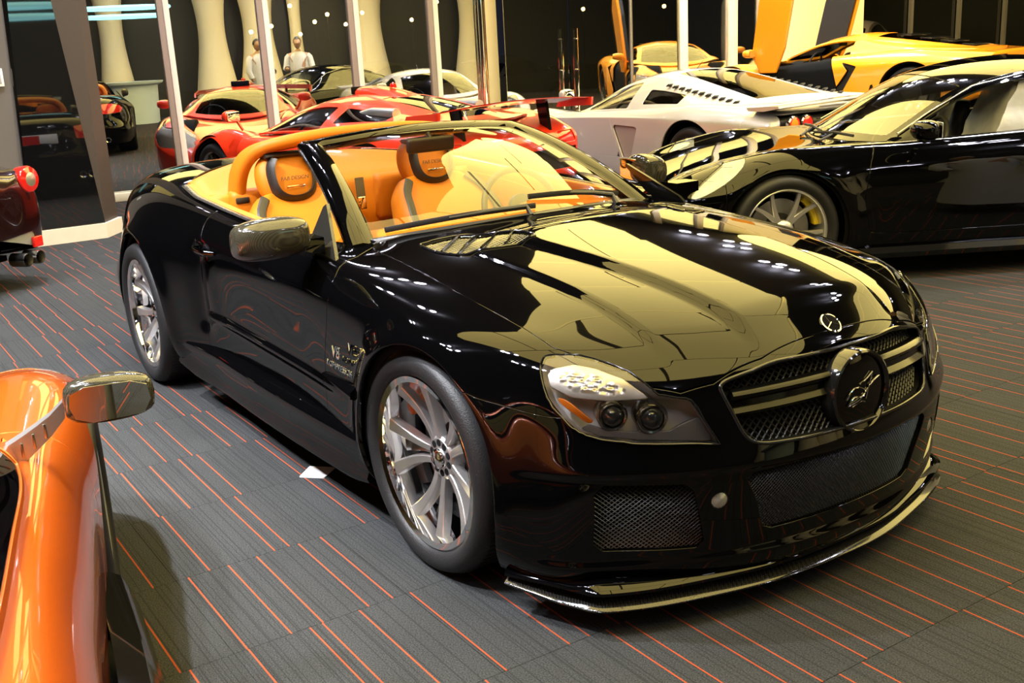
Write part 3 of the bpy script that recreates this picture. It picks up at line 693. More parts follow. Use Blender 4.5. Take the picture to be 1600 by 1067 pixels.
SLC = thing('roadster_car', 'large glossy black open-top roadster with yellow leather cabin, in the centre of the floor', 'car')
def build_roadster():
    R_ = SLC; P, U, V = sl_grid(); ku = 24
    N = grid_normals(P); 
    if N[200, 90, 1] < 0: N = -N
    # full wrap-around grid (right side first): station runs right rear -> front -> left rear
    Pr, Nr = mirY(P)[::-1], mirY(N)[::-1]
    FP = np.concatenate([Pr, P[1:]]); FN = np.concatenate([Nr, N[1:]]); FV = np.concatenate([V[::-1], V[1:]]); FU = np.concatenate([U[::-1], U[1:]])
    bk = M['black_paint']; gap = .0022
    def geo(Pq):
        x, y, z = Pq[..., 0], np.abs(Pq[..., 1]), Pq[..., 2]; return x, y, z
    x, y, z = geo(FP)
    # shut lines in plan view
    hood_poly = [(-1.2, 0), (-.70, .0), (-.70, .615), (-.60, .640), (-.288, .662), (-.024, .680), (.20, .677), (.373, .672), (.435, .666), (.50, .632), (.56, .595), (.61, .562), (.655, .528), (.70, .472), (.735, .395), (.765, .26), (.775, .0), (.775, -1), (-1.2, -1)]
    f_hood = poly_sd(x, y, hood_poly); f_hood = np.where((x < -.9) | (z < .6), -.2, f_hood)
    s_ = y - x
    hl_poly = [(.217, .726), (.255, .722), (.268, .70), (.259, .672), (.235, .632), (.178, .586), (.121, .556), (.042, .538), (-.09, .525), (-.221, .519), (-.362, .512), (-.308, .574), (-.262, .622), (-.154, .638), (-.121, .656), (-.041, .692), (.073, .717), (.15, .726)]
    f_hl = poly_sd(s_, z, hl_poly); f_hl = np.where((x < .2) | (U_ := (x < .2)), -.2, f_hl)
    gr_poly = [(-.05, .708), (.197, .690), (.30, .675), (.375, .655), (.385, .640), (.365, .567), (.352, .530), (.335, .510), (.298, .500), (.17, .497), (-.05, .497)]
    f_gr = np.where(x < .4, -.2, poly_sd(y, z, gr_poly))
    in_poly = [(-.05, .432), (.18, .436), (.335, .428), (.352, .41), (.315, .335), (.292, .262), (.262, .248), (.12, .250), (-.05, .252)]
    f_in = np.where(x < .4, -.2, poly_sd(y, z, in_poly))
    si_poly = [(.668, .425), (.690, .40), (.690, .262), (.667, .236), (.455, .226), (.438, .245), (.478, .40), (.50, .420)]
    f_si = np.where(x < .4, -.2, poly_sd(y, z, si_poly))
    f_af = np.hypot(x - SL_HF[0], z - SL_HF[1]) - SL_HF[2]; f_af = np.where(y < .5, 1, f_af)
    f_ar = np.hypot(x - SL_HR[0], z - SL_HR[1]) - SL_HR[2]; f_ar = np.where(y < .5, 1, f_ar)
    f_bs = polyline_sd(x, z, [(.20, .628), (.294, .621), (.324, .614), (.418, .600), (.499, .590), (.545, .588), (.70, .59)])      # + above the bumper line
    f_bv = np.where(y > .3, np.maximum(-f_bs, x - .56), 1)
    front = x - (-.2)
    f_front_low = np.minimum(np.where(x > .55, 1, -f_bs), front)
    dfp = [(-.72, .87), (-.60, .845), (-.55, .804), (-.535, .74), (-.555, .64), (-.592, .527), (-.615, .40), (-.62, .27), (-.62, .10)]
    f_df = polyline_sd(x, z, dfp)           # positive = towards front? fixed below
    if polyline_sd(np.array([0.]), np.array([.5]), dfp)[0] < 0: f_df = -f_df
    drp = [(-1.83, .93), (-1.785, .86), (-1.745, .77), (-1.755, .70), (-1.775, .60), (-1.775, .40), (-1.775, .10)]
    f_dr = polyline_sd(x, z, drp)
    if polyline_sd(np.array([-1.]), np.array([.5]), drp)[0] < 0: f_dr = -f_dr     # + in front of the line
    trunk_poly = [(-2.0, -1), (-2.0, .0), (-2.62, 0), (-2.62, .50), (-2.72, .60), (-3.05, .63), (-3.35, .585), (-3.52, .535), (-3.62, .50), (-3.9, .50), (-3.9, -1)]
    f_tr = np.where(x > -2.2, -.2, np.minimum(poly_sd(x, y, trunk_poly), z - .60))
    tl_poly = [(.40, .83), (.52, .845), (.64, .84), (.76, .80), (.80, .74), (.76, .69), (.55, .68), (.41, .69)]
    f_tl = np.where(x > -3.2, -.2, poly_sd(y, z, tl_poly))
    f_rb = polyline_sd(x, z, [(-4, .64), (-3.4, .64), (-3.05, .60), (-2.9, .60)])
    f_rb = np.where(x > -2.95, -.2, np.minimum(.63 - z, -2.97 - x))
    sill = z - (.315 + .0 * x)               # side skirt line between the wheels
    f_sill_zone = np.where((x < -.35) & (x > -2.15), 1, 0)
    f_sk = np.where(f_sill_zone > 0, .32 - z, -.2)
    K = lambda a: a - gap
    side = {1: FP[..., 1] + .0, -1: -FP[..., 1] + .0}
    vent_poly = [(-.488, .530), (-.37, .542), (-.262, .515), (-.165, .345), (-.150, .308), (-.185, .300), (-.32, .330), (-.45, .420)]
    f_vent = np.where(x > .2, -.2, np.where(x < -.9, -.2, poly_sd(x, y, vent_poly)))
    fog_c = (.415, .362)
    f_fog = np.where(x < .5, 1, np.hypot(y - fog_c[0], z - fog_c[1]) - .024)
    # --- panels
    hood = panel('hood', FP, FN, [K(f_hood), K(-f_hl), K(-f_gr) , -f_vent], bk, R_)
    nose = np.where(x > .35, 1.0, -.2)
    f_nose_up = np.where(x > .45, np.minimum(-f_hood, f_bs), -.2)
    not_low = x + .2
    bump = panel('front_bumper', FP, FN, [K(-f_hood), K(-f_hl), -f_gr, -f_in, -f_si, K(f_bv), f_af, x - .12, f_fog, np.where(x < .6, np.where(y > .6, .66 - z, 1), 1)], bk, R_)
    for sd in (1, -1):
        h = side[sd]
        fr = lambda: None
        m_side = np.where(h > .05, 1.0, -1.0)
        pf = [h - .3, K(-f_hood), K(-f_hl), K(np.where(x > .12, np.maximum(f_bs, .12 - x), 1)), K(f_df), f_af, np.where((x < .9), 1, -1), z - .12, .62 - x]
        panel('front_fender', FP, FN, pf, bk, R_)
        panel('door', FP, FN, [h - .3, K(-f_df), K(f_dr), z - .325], bk, R_)
        panel('rear_quarter', FP, FN, [h - .1, K(-f_dr), K(-f_tr), f_ar, K(-f_rb), K(-f_tl), np.where(x > -1.6, -1, 1), z - .16], bk, R_)
        tl = panel('tail_lamp', FP - FN * .004, FN, [h, K(f_tl)], M['red_lens'], R_)
    panel('boot_lid', FP, FN, [K(f_tr), K(-f_tl)], bk, R_)
    panel('rear_bumper', FP, FN, [K(f_rb), f_ar], bk, R_)
    # --- inner liner so that gaps are dark and solid
    LP = FP - FN * .03
    panel('inner_shell', LP, FN, [-f_gr * 1 + 0 * x + .0, -f_in, -f_si, -(f_hl + .012), f_af + .03, f_ar + .03, -(f_vent)], M['liner'], R_, depth=0)
    for cx, cz, rr, yy in ((SL_HF[0], SL_HF[1], .40, .86), (SL_HR[0], SL_HR[1], .42, .93)):
        for s in (-1, 1):
            bm = NB(); n = 28; ring = []
            for k in range(n + 1):
                a = -.35 + (PI + .7) * k / n
                ring.append([(cx + rr * math.cos(a), s * q, cz + rr * math.sin(a)) for q in (yy - .045, yy - .10, .45)])
            add_loft(bm, ring, close_ring=False, cap=False)
            clamp_z(bm)
            bm_obj('wheel_well', bm, M['liner'], R_)
            bm = NB(); add_lathe(bm, [(.01, s * .45), (rr, s * .45)], 32, c=(cx, 0, cz)); clamp_z(bm); bm_obj('wheel_well', bm, M['liner'], R_)
    bm = NB(); add_box(bm, (-1.4, 0, .17), (3.6, 1.5, .04)); bm_obj('underbody', bm, M['liner'], R_)
    # --- side skirts
    for s in (-1, 1):
        bm = NB(); rings = []
        for k in range(25):
            t = k / 24; xx = -.335 - 1.80 * t
            w = .862 + .022 * math.sin(PI * t) + .05 * max(0, (t - .72) / .28) ** 1.5; lift = .03 * max(0, (t - .9) / .1) + .02 * max(0, (.06 - t) / .06)
            zt = .335
            rings.append([(xx, s * (w - .04), zt), (xx, s * (w - .008), zt - .005), (xx, s * (w + .012), zt - .022), (xx, s * (w + .016), zt - .045), (xx, s * (w + .0), zt - .075), (xx, s * (w - .004), .185 + lift), (xx, s * (w + .004), .165 + lift), (xx, s * (w - .002), .150 + lift), (xx, s * (w - .10), .150 + lift), (xx, s * (w - .10), zt - .02)])
        add_loft(bm, rings); bm_obj('side_skirt', bm, bk, R_, angle=50)
    # --- front splitter lip, carbon, with a slim upper blade
    pts = [(.755, 0), (.745, .20), (.705, .38), (.655, .54), (.605, .645), (.575, .672), (.50, .705), (.42, .745), (.36, .775)]
    cu = nspline(np.arange(len(pts)), np.array(pts, float))(np.linspace(0, len(pts) - 1, 60))
    cu = np.concatenate([cu[:0:-1] * [1, -1], cu])
    bm = NB(); rings = []
    for k, (px, py) in enumerate(cu):
        a = cu[max(k - 1, 0)]; b = cu[min(k + 1, len(cu) - 1)]; t = b - a; n = np.array([t[1], -t[0]]); n /= np.linalg.norm(n)
        o = lambda d, zz: (px + n[0] * d, py + n[1] * d, zz)
        rise = .02 * max(0, (.5 - px) / .14)
        rings.append([o(-.12, .082 + rise), o(.040, .076 + rise), o(.048, .079 + rise), o(.050, .083 + rise), o(.046, .088 + rise), o(-.02, .112 + rise), o(-.12, .115 + rise)])
    add_loft(bm, rings); bm_obj('splitter_lip', bm, M['carbon'], R_, angle=40)
    bm = NB(); rings = []
    for k, (px, py) in enumerate(cu):
        a = cu[max(k - 1, 0)]; b = cu[min(k + 1, len(cu) - 1)]; t = b - a; n = np.array([t[1], -t[0]]); n /= np.linalg.norm(n)
        o = lambda d, zz: (px + n[0] * d, py + n[1] * d, zz)
        rings.append([o(-.02, .12), o(.035, .118), o(.046, .124), (o(.046, .132)), o(.036, .142), o(.006, .158), o(-.02, .16)])
    add_loft(bm, rings); bm_obj('lower_blade', bm, bk, R_, angle=40)

    # helper: point on the nose surface at lateral y and height z
    fx = FP[..., 0].ravel(); fy = FP[..., 1].ravel(); fz = FP[..., 2].ravel(); msk = fx > .3
    FX, FY, FZ = fx[msk], fy[msk], fz[msk]; FNN = FN.reshape(-1, 3)[msk]
    def nosept(yy, zz, off=0.0):
        d = (FY - yy) ** 2 + (FZ - zz) ** 2; i = np.argsort(d)[:4]; w = 1 / (d[i] + 1e-7); w /= w.sum()
        p = np.array([(FX[i] * w).sum(), yy, zz]); n = (FNN[i] * w[:, None]).sum(0); n /= np.linalg.norm(n); return p + n * off, n
    def topx(xx, yy, off=0.0):
        m = (np.abs(fx - xx) < .04) & (np.abs(fy - yy) < .04) & (fz > .6); A, B_, Cc = fx[m], fy[m], fz[m]
        d = (A - xx) ** 2 + (B_ - yy) ** 2; i = np.argsort(d)[:4]; w = 1 / (d[i] + 1e-7); w /= w.sum(); NNn = FN.reshape(-1, 3)[m][i]
        n = (NNn * w[:, None]).sum(0); n /= np.linalg.norm(n); return np.array([xx, yy, (Cc[i] * w).sum()]) + n * off, n
    # --- grille: recessed basket, wire mesh, bar, rim, emblem
    def nose_frame(pts2, rad, name, m, closed=True, off=.0):
        bm = NB(); pp = [nosept(a, b, off)[0] for a, b in pts2]; 
        if closed: pp = pp + [pp[0], pp[1]]
        add_tube(bm, pp, rad, 8, cap=False); return bm_obj(name, bm, m, R_, angle=60)
    def smooth_closed(pts, n=90):
        q = np.array(pts + pts[:3] , float); t = np.arange(len(q)); f = pchip(t, q); s = np.linspace(1, len(pts) + 1, n + 1)[:-1]; return [tuple(v) for v in f(s)]
    full = lambda poly: [(a, b) for a, b in poly if a > 0] + [(-a, b) for a, b in poly[::-1] if a > 0]
    nose_frame(smooth_closed(full(gr_poly)), .006, 'grille_surround', M['black_gloss'], off=-.002)
    def fascia_mesh(poly, name, m, depth, pitch, wire=.0016, dia=True, flat=1.0, side_only=None, coarse=1):
        """expanded-metal mesh following the nose, set back by depth"""
        bm = NB(); ys = [a for a, b in poly]; zs = [b for a, b in poly]; y0, y1, z0, z1 = min(ys), max(ys), min(zs), max(zs)
        pw, ph = pitch, pitch * flat; P2 = np.array(poly)
        segs = []; ny = int((y1 - y0) / pw) + 2; nz = int((z1 - z0) / ph) + 2
        for i in range(-1, ny + 1):
            for j in range(-1, nz + 1):
                cy = y0 + (i + (.5 if j % 2 else 0)) * pw; cz = z0 + j * ph
                for a, b in (((cy, cz), (cy + pw / 2, cz + ph)), ((cy, cz), (cy - pw / 2, cz + ph))): segs.append((a, b))
        mid = np.array([((a[0] + b[0]) / 2, (a[1] + b[1]) / 2) for a, b in segs]); ok = poly_sd(mid[:, 0], mid[:, 1], P2) > -.004
        for (a, b), o_ in zip(segs, ok):
            if not o_: continue
            pa, na = nosept(a[0], a[1], -depth); pb, nb_ = nosept(b[0], b[1], -depth)
            d = Vector(pb - pa).normalized(); nn = Vector(na); sdv = d.cross(nn).normalized() * wire
            q = [Vector(pa) - sdv, Vector(pa) + sdv, Vector(pb) + sdv, Vector(pb) - sdv]; up = nn * wire * 1.2
            v = [bm.verts.new(k) for k in q]; mid1 = bm.verts.new((Vector(pa)) + up); mid2 = bm.verts.new(Vector(pb) + up)
            bm.faces.new((v[0], mid1, mid2, v[3])); bm.faces.new((mid1, v[1], v[2], mid2))
        o = bm_obj(name, bm, m, R_, smooth=False); o['kind'] = 'stuff'
        return o
    M['mesh_metal'] = mat('mesh_metal', (.085, .085, .088), rough=.35, metal=1)
    M['mesh_black'] = mat('mesh_black', (.016, .016, .017), rough=.42, metal=.3)
    fascia_mesh(full(gr_poly), 'grille_mesh', M['mesh_black'], .030, .020, .0026, flat=.55)
    fascia_mesh(full(in_poly), 'intake_mesh', M['mesh_metal'], .016, .0105, .0016, flat=.55)
    fascia_mesh(si_poly, 'intake_mesh', M['mesh_metal'], .018, .0125, .0014, flat=.5)
    fascia_mesh([(-a, b) for a, b in si_poly], 'intake_mesh', M['mesh_metal'], .018, .0125, .0014, flat=.5)
    # dark ducts behind openings
    def duct(poly, name, depth=.10):
        bm = NB(); pp = smooth_closed(poly, 60); f = [nosept(a, b, -.008)[0] for a, b in pp]; c = np.mean(f, 0)
        bk_ = [p + np.array([-depth, 0, 0]) for p in f]; bk2 = [c + (p - c) * .8 + np.array([-depth - .02, 0, 0]) for p in f]
        add_loft(bm, [f, bk_, bk2]); bm.faces.ensure_lookup_table()
        bmesh.ops.delete(bm, geom=[fc for fc in bm.faces if len(fc.verts) > 10 and fc.calc_center_median().x > c[0] - .05], context='FACES')
        bm_obj(name, bm, M['liner'], R_)
    duct(full(gr_poly), 'grille_duct'); duct(full(in_poly), 'intake_duct'); duct(si_poly, 'intake_duct'); duct([(-a, b) for a, b in si_poly], 'intake_duct')
    # cross bar: two blades with a flat between
    bm = NB(); rings = []
    for k in range(41):
        yy = -.366 + .732 * k / 40; zz = .603 + .012 * (1 - (yy / .37) ** 2); p, n = nosept(yy, zz); n = np.array([n[0], n[1], 0]); n /= np.linalg.norm(n)
        g = lambda d, dz: tuple(p + n * d + np.array([0, 0, dz]))
        rings.append([g(-.03, .030), g(-.004, .030), g(.006, .022), g(.004, .012), g(-.006, .004), g(-.004, -.010), g(.010, -.022), g(.006, -.030), g(-.03, -.030)])
    add_loft(bm, rings); bm_obj('grille_bar', bm, M['bar_black'], R_, angle=40)
    # emblem dish at the centre
    pc, nc = nosept(0, .585, .0); ax = Vector((1, 0, .10)).normalized()
    fm = frame_m((pc[0] + .004, 0, .578), (0, 1, 0), (-.06, 0, 1)) # x: right->left, y: up, z: out
    def on(m4, prof, name, mt, n=56):
        bm = NB(); add_lathe(bm, prof, n, 'Z')
        for v in bm.verts: v.co = m4 @ v.co
        return bm_obj(name, bm, mt, R_, angle=35)
    zdir = 1 if (fm.to_3x3() @ Vector((0, 0, 1))).x > 0 else -1
    on(fm, [(.112, -.03 * zdir), (.111, .004 * zdir), (.108, .013 * zdir), (.103, .016 * zdir), (.098, .012 * zdir), (.096, .006 * zdir)], 'emblem_ring', M['black_gloss'])
    on(fm, [(.098, .004 * zdir), (.06, .009 * zdir), (.0005, .011 * zdir)], 'emblem_disc', bk)
    # scripted chrome mark on the disc: two swept strokes and loops
    def stroke(pts, r, name='emblem_script', mt=M['chrome']):
        bm = NB(); f = nspline(np.arange(len(pts)), np.array(pts, float))(np.linspace(0, len(pts) - 1, 8 * len(pts)))
        add_tube(bm, [fm @ Vector((a, b, .013 * zdir)) for a, b in f], r, 6); bm_obj(name, bm, mt, R_)
    sg = 1
    stroke([(-.055, -.030), (-.030, -.010), (.000, -.012), (.030, .012), (.065, .030)], .0022)
    stroke([(-.060, -.012), (-.035, .012), (-.005, .012), (.010, -.004), (-.012, -.020), (-.045, -.028)], .0020)
    stroke([(-.010, .022), (.015, .030), (.040, .045)], .0018)
    stroke([(.012, -.022), (.020, .000), (.036, .040)], .0020)
    stroke([(-.04, -.034), (-.005, -.026), (.010, -.030)], .0016)
    # bonnet badge
    p, n = topx(.758, 0.0, .001)
    p = np.array([.748, 0, p[2]]) if False else p
    fb = frame_m(p, (0, 1, 0), (-1, 0, n[0] / max(n[2], .2)))
    for pr, nm, mt in (([(.031, -.002), (.031, .003), (.028, .004), (.027, .003)], 'badge_rim', M['chrome']), ([(.0275, .0028), (.0005, .0034)], 'badge_disc', M['black_gloss'])):
        bm = NB(); add_lathe(bm, pr, 36, 'Z')
        s2 = 1 if (fb.to_3x3() @ Vector((0, 0, 1))).z > 0 else -1
        for v in bm.verts: v.co = fb @ Vector((v.co.x, v.co.y, v.co.z * s2))
        bm_obj(nm, bm, mt, R_)
    for a in range(3):
        an = PI / 2 + a * 2 * PI / 3; bm = NB()
        add_tube(bm, [fb @ Vector((0, 0, .004 * s2)), fb @ Vector((.026 * math.cos(an), .026 * math.sin(an), .0038 * s2))], [.0022, .0008], 6); bm_obj('badge_star', bm, M['chrome'], R_)
    # --- headlights
    for s in (-1, 1):
        m_s = np.where(FP[..., 1] * s > 0, f_hl, -.2)
        hl = panel('headlight', FP - FN * .075, FN, [m_s + .004], M['headlight_housing'], R_, depth=0)
        lens = panel('headlight_lens', FP + FN * .0015, FN, [m_s - .0015], M['lens'], hl, depth=.004)
        # rim wall
        cen = 0
        def hp(sv, zz, off):    # point in the lamp at s=|y|-x, z
            d = (s_.ravel() - sv) ** 2 + (z.ravel() - zz) ** 2 + np.where(FP[..., 1].ravel() * s > 0, 0, 9) + np.where(x.ravel() < .2, 9, 0)
            i = np.argpartition(d, 5)[:5]; w = 1 / (d[i] + 2e-6); w /= w.sum(); p_ = (FP.reshape(-1, 3)[i] * w[:, None]).sum(0); n_ = (FN.reshape(-1, 3)[i] * w[:, None]).sum(0); n_ /= np.linalg.norm(n_)
            return p_ + n_ * off, n_
        wall = [[tuple(hp(a, b, o)[0]) for a, b in smooth_closed(hl_poly, 70)] for o in (-.001, -.03, -.078)]
        bm = NB(); add_loft(bm, wall, cap=False); bm_obj('headlight_wall', bm, M['headlight_housing'], hl)
        bm = NB(); w2 = [tuple(hp(a, b, .0025)[0]) for a, b in smooth_closed(hl_poly, 90)]; add_tube(bm, w2 + [w2[0], w2[1]], .0022, 6, cap=False); bm_obj('lens_edge', bm, M['black_gloss'], hl)
        # upper bright indicator bowl: ridged reflector
        top = [(.225, .705), (.245, .690), (.235, .665), (.15, .640), (.02, .632), (-.12, .634), (-.03, .680), (.07, .705), (.15, .715)]
        fr = np.where(FP[..., 1] * s > 0, poly_sd(s_, z, top), -.2); fr = np.where(x < .2, -.2, fr)
        rid = .004 * np.sin(s_ * 2 * PI / .018) * np.sin(z * 2 * PI / .012)
        pq = FP - FN * (.022 + .0)[..., None] if False else FP - FN * .020
        pn = FN + .35 * np.stack([np.cos(s_ * 2 * PI / .016), np.cos(s_ * 2 * PI / .016 + z * 300), np.cos(z * 2 * PI / .011)], -1) * (poly_sd(s_, z, [(.18, .70), (.205, .68), (.15, .655), (.0, .645), (-.05, .652), (.06, .690)]) > 0)[..., None]
        panel('indicator_reflector', pq, pn / np.linalg.norm(pn, axis=-1, keepdims=True), [fr], M['indicator'], hl, depth=.02)
        # amber side strip and reflector
        am = [(.215, .640), (.19, .622), (.10, .580), (.06, .572), (.10, .592), (.17, .628)]
        fa = np.where((FP[..., 1] * s > 0) & (x > .2), poly_sd(s_, z, am), -.2); panel('side_marker', FP - FN * .028, FN, [fa], M['amber_lens'], hl, depth=.01)
        # two projector lamps
        for sv, zz, r in ((.005, .592, .034), (-.135, .583, .036)):
            p0, n0 = hp(sv, zz, -.030); out = Vector((.92, s * .22, .02)).normalized(); out = (out + Vector(n0) * .6).normalized(); fmx = frame_m(p0, out.cross(Vector((0, 0, 1))), (0, 0, 1))
            q = 1 if (fmx.to_3x3() @ Vector((0, 0, 1))).dot(out) > 0 else -1
            for pr, nm, mt in (([(r * 1.05, -.05), (r * 1.15, .004), (r * 1.0, .010), (r * .86, .008), (r * .84, -.002)], 'projector_ring', M['alloy_dark']), ([(r * .84, .0), (r * .7, .012), (r * .4, .02), (.0005, .023)], 'projector_lens', M['proj_lens'])):
                bm = NB(); add_lathe(bm, pr, 36, 'Z')
                for v in bm.verts: v.co = fmx @ Vector((v.co.x, v.co.y, v.co.z * q))
                bm_obj(nm, bm, mt, hl, angle=50)
        # grey lower bezel
        bz = [(.12, .562), (.04, .545), (-.10, .532), (-.22, .526), (-.345, .520), (-.30, .575), (-.24, .560), (-.20, .545), (-.06, .548), (.03, .556), (.09, .570)]
        fz_ = np.where((FP[..., 1] * s > 0) & (x > .2), poly_sd(s_, z, bz), -.2); panel('lower_bezel', FP - FN * .034, FN, [fz_], M['bezel_grey'], hl, depth=.01)
        # fog lamp
        p, n = nosept(s * fog_c[0], fog_c[1], -.012); fmx = frame_m(p, Vector(n).cross(Vector((0, 0, 1))), (0, 0, 1)); q = 1 if (fmx.to_3x3() @ Vector((0, 0, 1))).dot(Vector(n)) > 0 else -1
        bm = NB(); add_lathe(bm, [(.026, -.02), (.026, .006), (.022, .008), (.014, .012), (.0005, .014)], 28, 'Z')
        for v in bm.verts: v.co = fmx @ Vector((v.co.x, v.co.y, v.co.z * q))
        bm_obj('fog_lamp', bm, M['reflector_soft'], R_)
    # --- bonnet vents: dark tray, wire mesh, four bars, rim
    for s in (-1, 1):
        vp = smooth_closed(vent_poly, 60); rimp = [topx(a, s * b, .001)[0] for a, b in vp]
        bm = NB(); add_tube(bm, rimp + [rimp[0], rimp[1]], .0045, 8, cap=False); vr = bm_obj('bonnet_vent', bm, M['black_gloss'], R_)
        bm = NB(); vs = [bm.verts.new(tuple(np.array(p) - [0, 0, .035])) for p in rimp]; vt = [bm.verts.new(tuple(p)) for p in rimp]; bm.faces.new(vs)
        for k in range(len(vs)): bm.faces.new((vs[k], vs[(k + 1) % len(vs)], vt[(k + 1) % len(vs)], vt[k]))
        bm_obj('vent_tray', bm, M['liner'], vr)
        A = np.array([-.42, .50]); B = np.array([-.20, .33]); dl = (B - A) / np.linalg.norm(B - A); pn2 = np.array([-dl[1], dl[0]])
        bm = NB(); P2 = np.array(vent_poly)
        for fam in (0, 1):
            dv = (dl + pn2 * (1 if fam else -1)); dv /= np.linalg.norm(dv); pv = np.array([-dv[1], dv[0]])
            for k in range(-24, 25):
                c0 = (A + B) / 2 + pv * k * .0095
                ts = np.linspace(-.25, .25, 101); pts = c0 + dv * ts[:, None]; ins = poly_sd(pts[:, 0], pts[:, 1], P2) > 0
                if ins.sum() < 2: continue
                t0, t1 = ts[ins].min(), ts[ins].max(); a, b = c0 + dv * t0, c0 + dv * t1
                add_tube(bm, [tuple(topx(a[0], s * a[1], -.008)[0]), tuple(topx(*( (a + b) / 2 * [1, s]), -.008)[0]), tuple(topx(b[0], s * b[1], -.008)[0])], .0009, 4, cap=False)
        o = bm_obj('vent_mesh', bm, M['mesh_vent'], vr); o['kind'] = 'stuff'
        for k in range(1, 5):
            c0 = np.array([-.455, .50]) * (1 - k / 5) + np.array([-.165, .32]) * k / 5; dv = np.array([.62, .78]) ; dv /= np.linalg.norm(dv)
            ts = np.linspace(-.2, .2, 161); pts = c0 + dv * ts[:, None]; ins = poly_sd(pts[:, 0], pts[:, 1], P2) > 0
            if ins.sum() < 2: continue
            a, b = pts[ins][0], pts[ins][-1]; bm = NB(); L_ = [tuple(topx(*(a + (b - a) * t) * [1, s] if False else (np.array(a + (b - a) * t) * [1, s]), .004)[0]) for t in np.linspace(0, 1, 7)]
            add_tube(bm, L_, (.004, .0045), 6); bm_obj('vent_bar', bm, M['black_gloss'], vr)
    # --- wheels
    for loc, fl, R0, wd, ph, tn in (((0, -.837, .335), False, .335, .245, 3.22, .04), ((0, .837, .335), True, .335, .245, .4, .04), ((-2.56, -.933, .338), False, .338, .285, 3.6, 0), ((-2.56, .933, .338), True, .338, .285, 1.0, 0)):
        w = roadster_wheel(R_, loc, fl, R0, wd, ph, tn); caliper(w, R0, 2.35 if not fl else .8, M['orange_caliper'])
    # --- windscreen and its black frame
    def ws(s, t, off=0.0):
        bot = np.array([-.745 + .265 * (1 - s * s), .590 * s, .862 + .055 * (1 - s * s)]); top = np.array([-1.425 + .045 * (1 - s * s), .452 * s, 1.137 + .028 * (1 - s * s)])
        p = bot * (1 - t) + top * t; bul = np.array([.28, 0, .96]) * (.030 * 4 * t * (1 - t)); return p + bul + np.array([.35, .1 * s, .93]) * off
    S = np.linspace(-1, 1, 33); Tt = np.linspace(0, 1, 17)
    G = np.array([[ws(s, t) for t in Tt] for s in S]); Gn = grid_normals(G)
    if Gn[16, 8, 2] < 0: Gn = -Gn
    panel('windscreen', G, Gn, [], M['windscreen'], R_, depth=.005, rnd=.001)
    band = []       # frame: outer loop runs up the right pillar, across the header, down the left pillar
    path = [(-1, t) for t in np.linspace(-.04, 1, 22)] + [(s, 1) for s in np.linspace(-1, 1, 34)[1:-1]] + [(1, t) for t in np.linspace(1, -.04, 22)]
    rings = []
    wdt = .085
    for k, (s, t) in enumerate(path):
        p = ws(s, t); 
        corner = 0
        if abs(s) == 1 and t < 1: side_ = np.array([-.22, s * .97, 0]); wv = .072 + .012 * (1 - t)
        elif abs(s) == 1: side_ = np.array([-.62, s * .62, .12]); wv = .088
        else: side_ = np.array([-.90, .12 * s, .20]); wv = .066
        if abs(s) == 1 and t > .9: side_ = np.array([-.22, s * .97, 0]) * (1 - (t - .9) * 10) + np.array([-.62, s * .62, .10]) * ((t - .9) * 10)
        if abs(s) < 1 and abs(s) > .8: f_ = (abs(s) - .8) / .2; side_ = side_ * (1 - f_) + np.array([-.62, np.sign(s) * .62, .10]) * f_
        side_ = side_ / np.linalg.norm(side_); up = np.array([.38, 0, .92]); up = up - side_ * (up @ side_); up /= np.linalg.norm(up)
        g = lambda a, b: tuple(p + side_ * a * wv + up * b)
        rings.append([g(-.18, .002), g(.0, .008), g(.35, .016), (g(.75, .012)), g(.97, -.002), g(1.02, -.018), g(.9, -.032), g(.3, -.034), g(-.12, -.016)])
    bm = NB(); add_loft(bm, rings); o = bm_obj('windscreen_frame', bm, bk, R_, angle=60)
    # chrome door-glass trim along each pillar
    for s in (-1, 1):
        bm = NB(); pts = []
        for t in np.linspace(-.02, .985, 16):
            pts.append(tuple(ws(s, t) + np.array([-.022, s * .072, -.012])))
        add_tube(bm, pts, (.007, .0045), 6); bm_obj('pillar_trim', bm, M['alloy_dark'], R_)
    # cowl under the glass and wipers
    bm = NB(); rings = []
    for k in range(33):
        s = -1 + 2 * k / 32; a = ws(s, -.005); tp = P[int(np.clip(abs(s) * 5 * ku, 0, 5 * ku)), 0]
        rings.append([tuple(a + np.array([-.02, 0, .004])), tuple(a + np.array([.012, 0, .006])), (tp[0] + .02, tp[1] * (1 if s > 0 else -1), tp[2] - .006), (tp[0], tp[1] * (1 if s > 0 else -1), tp[2] - .03), tuple(a + np.array([-.02, 0, -.03]))])
    add_loft(bm, rings); bm_obj('cowl', bm, M['black_plastic'], R_)
    def wiper(sa, ta, sb, tb, px):
        bm = NB(); A_, B_ = ws(sa, ta, .012), ws(sb, tb, .012); L_ = [tuple(A_ * (1 - u) + B_ * u + np.array([.30, 0, .95]) * .012 * math.sin(PI * u) * .5 + (ws(sa * (1 - u) + sb * u, ta * (1 - u) + tb * u, .012) - (A_ * (1 - u) + B_ * u))) for u in np.linspace(0, 1, 14)]
        add_tube(bm, L_, (.006, .011), 6); w = bm_obj('wiper', bm, M['black_plastic'], R_)
        bm = NB(); mid = L_[5]; add_tube(bm, [px, (px[0] - .03, px[1], px[2] + .03), ((px[0] + mid[0]) / 2, (px[1] + mid[1]) / 2, (px[2] + mid[2]) / 2 + .02), mid], [.012, .010, .008, .007], 8); bm_obj('wiper_arm', bm, M['black_plastic'], w)
    wiper(-.08, .10, .70, .035, (-.47, .28, .905)); wiper(-.92, .03, -.1, .03, (-.47, -.10, .912))
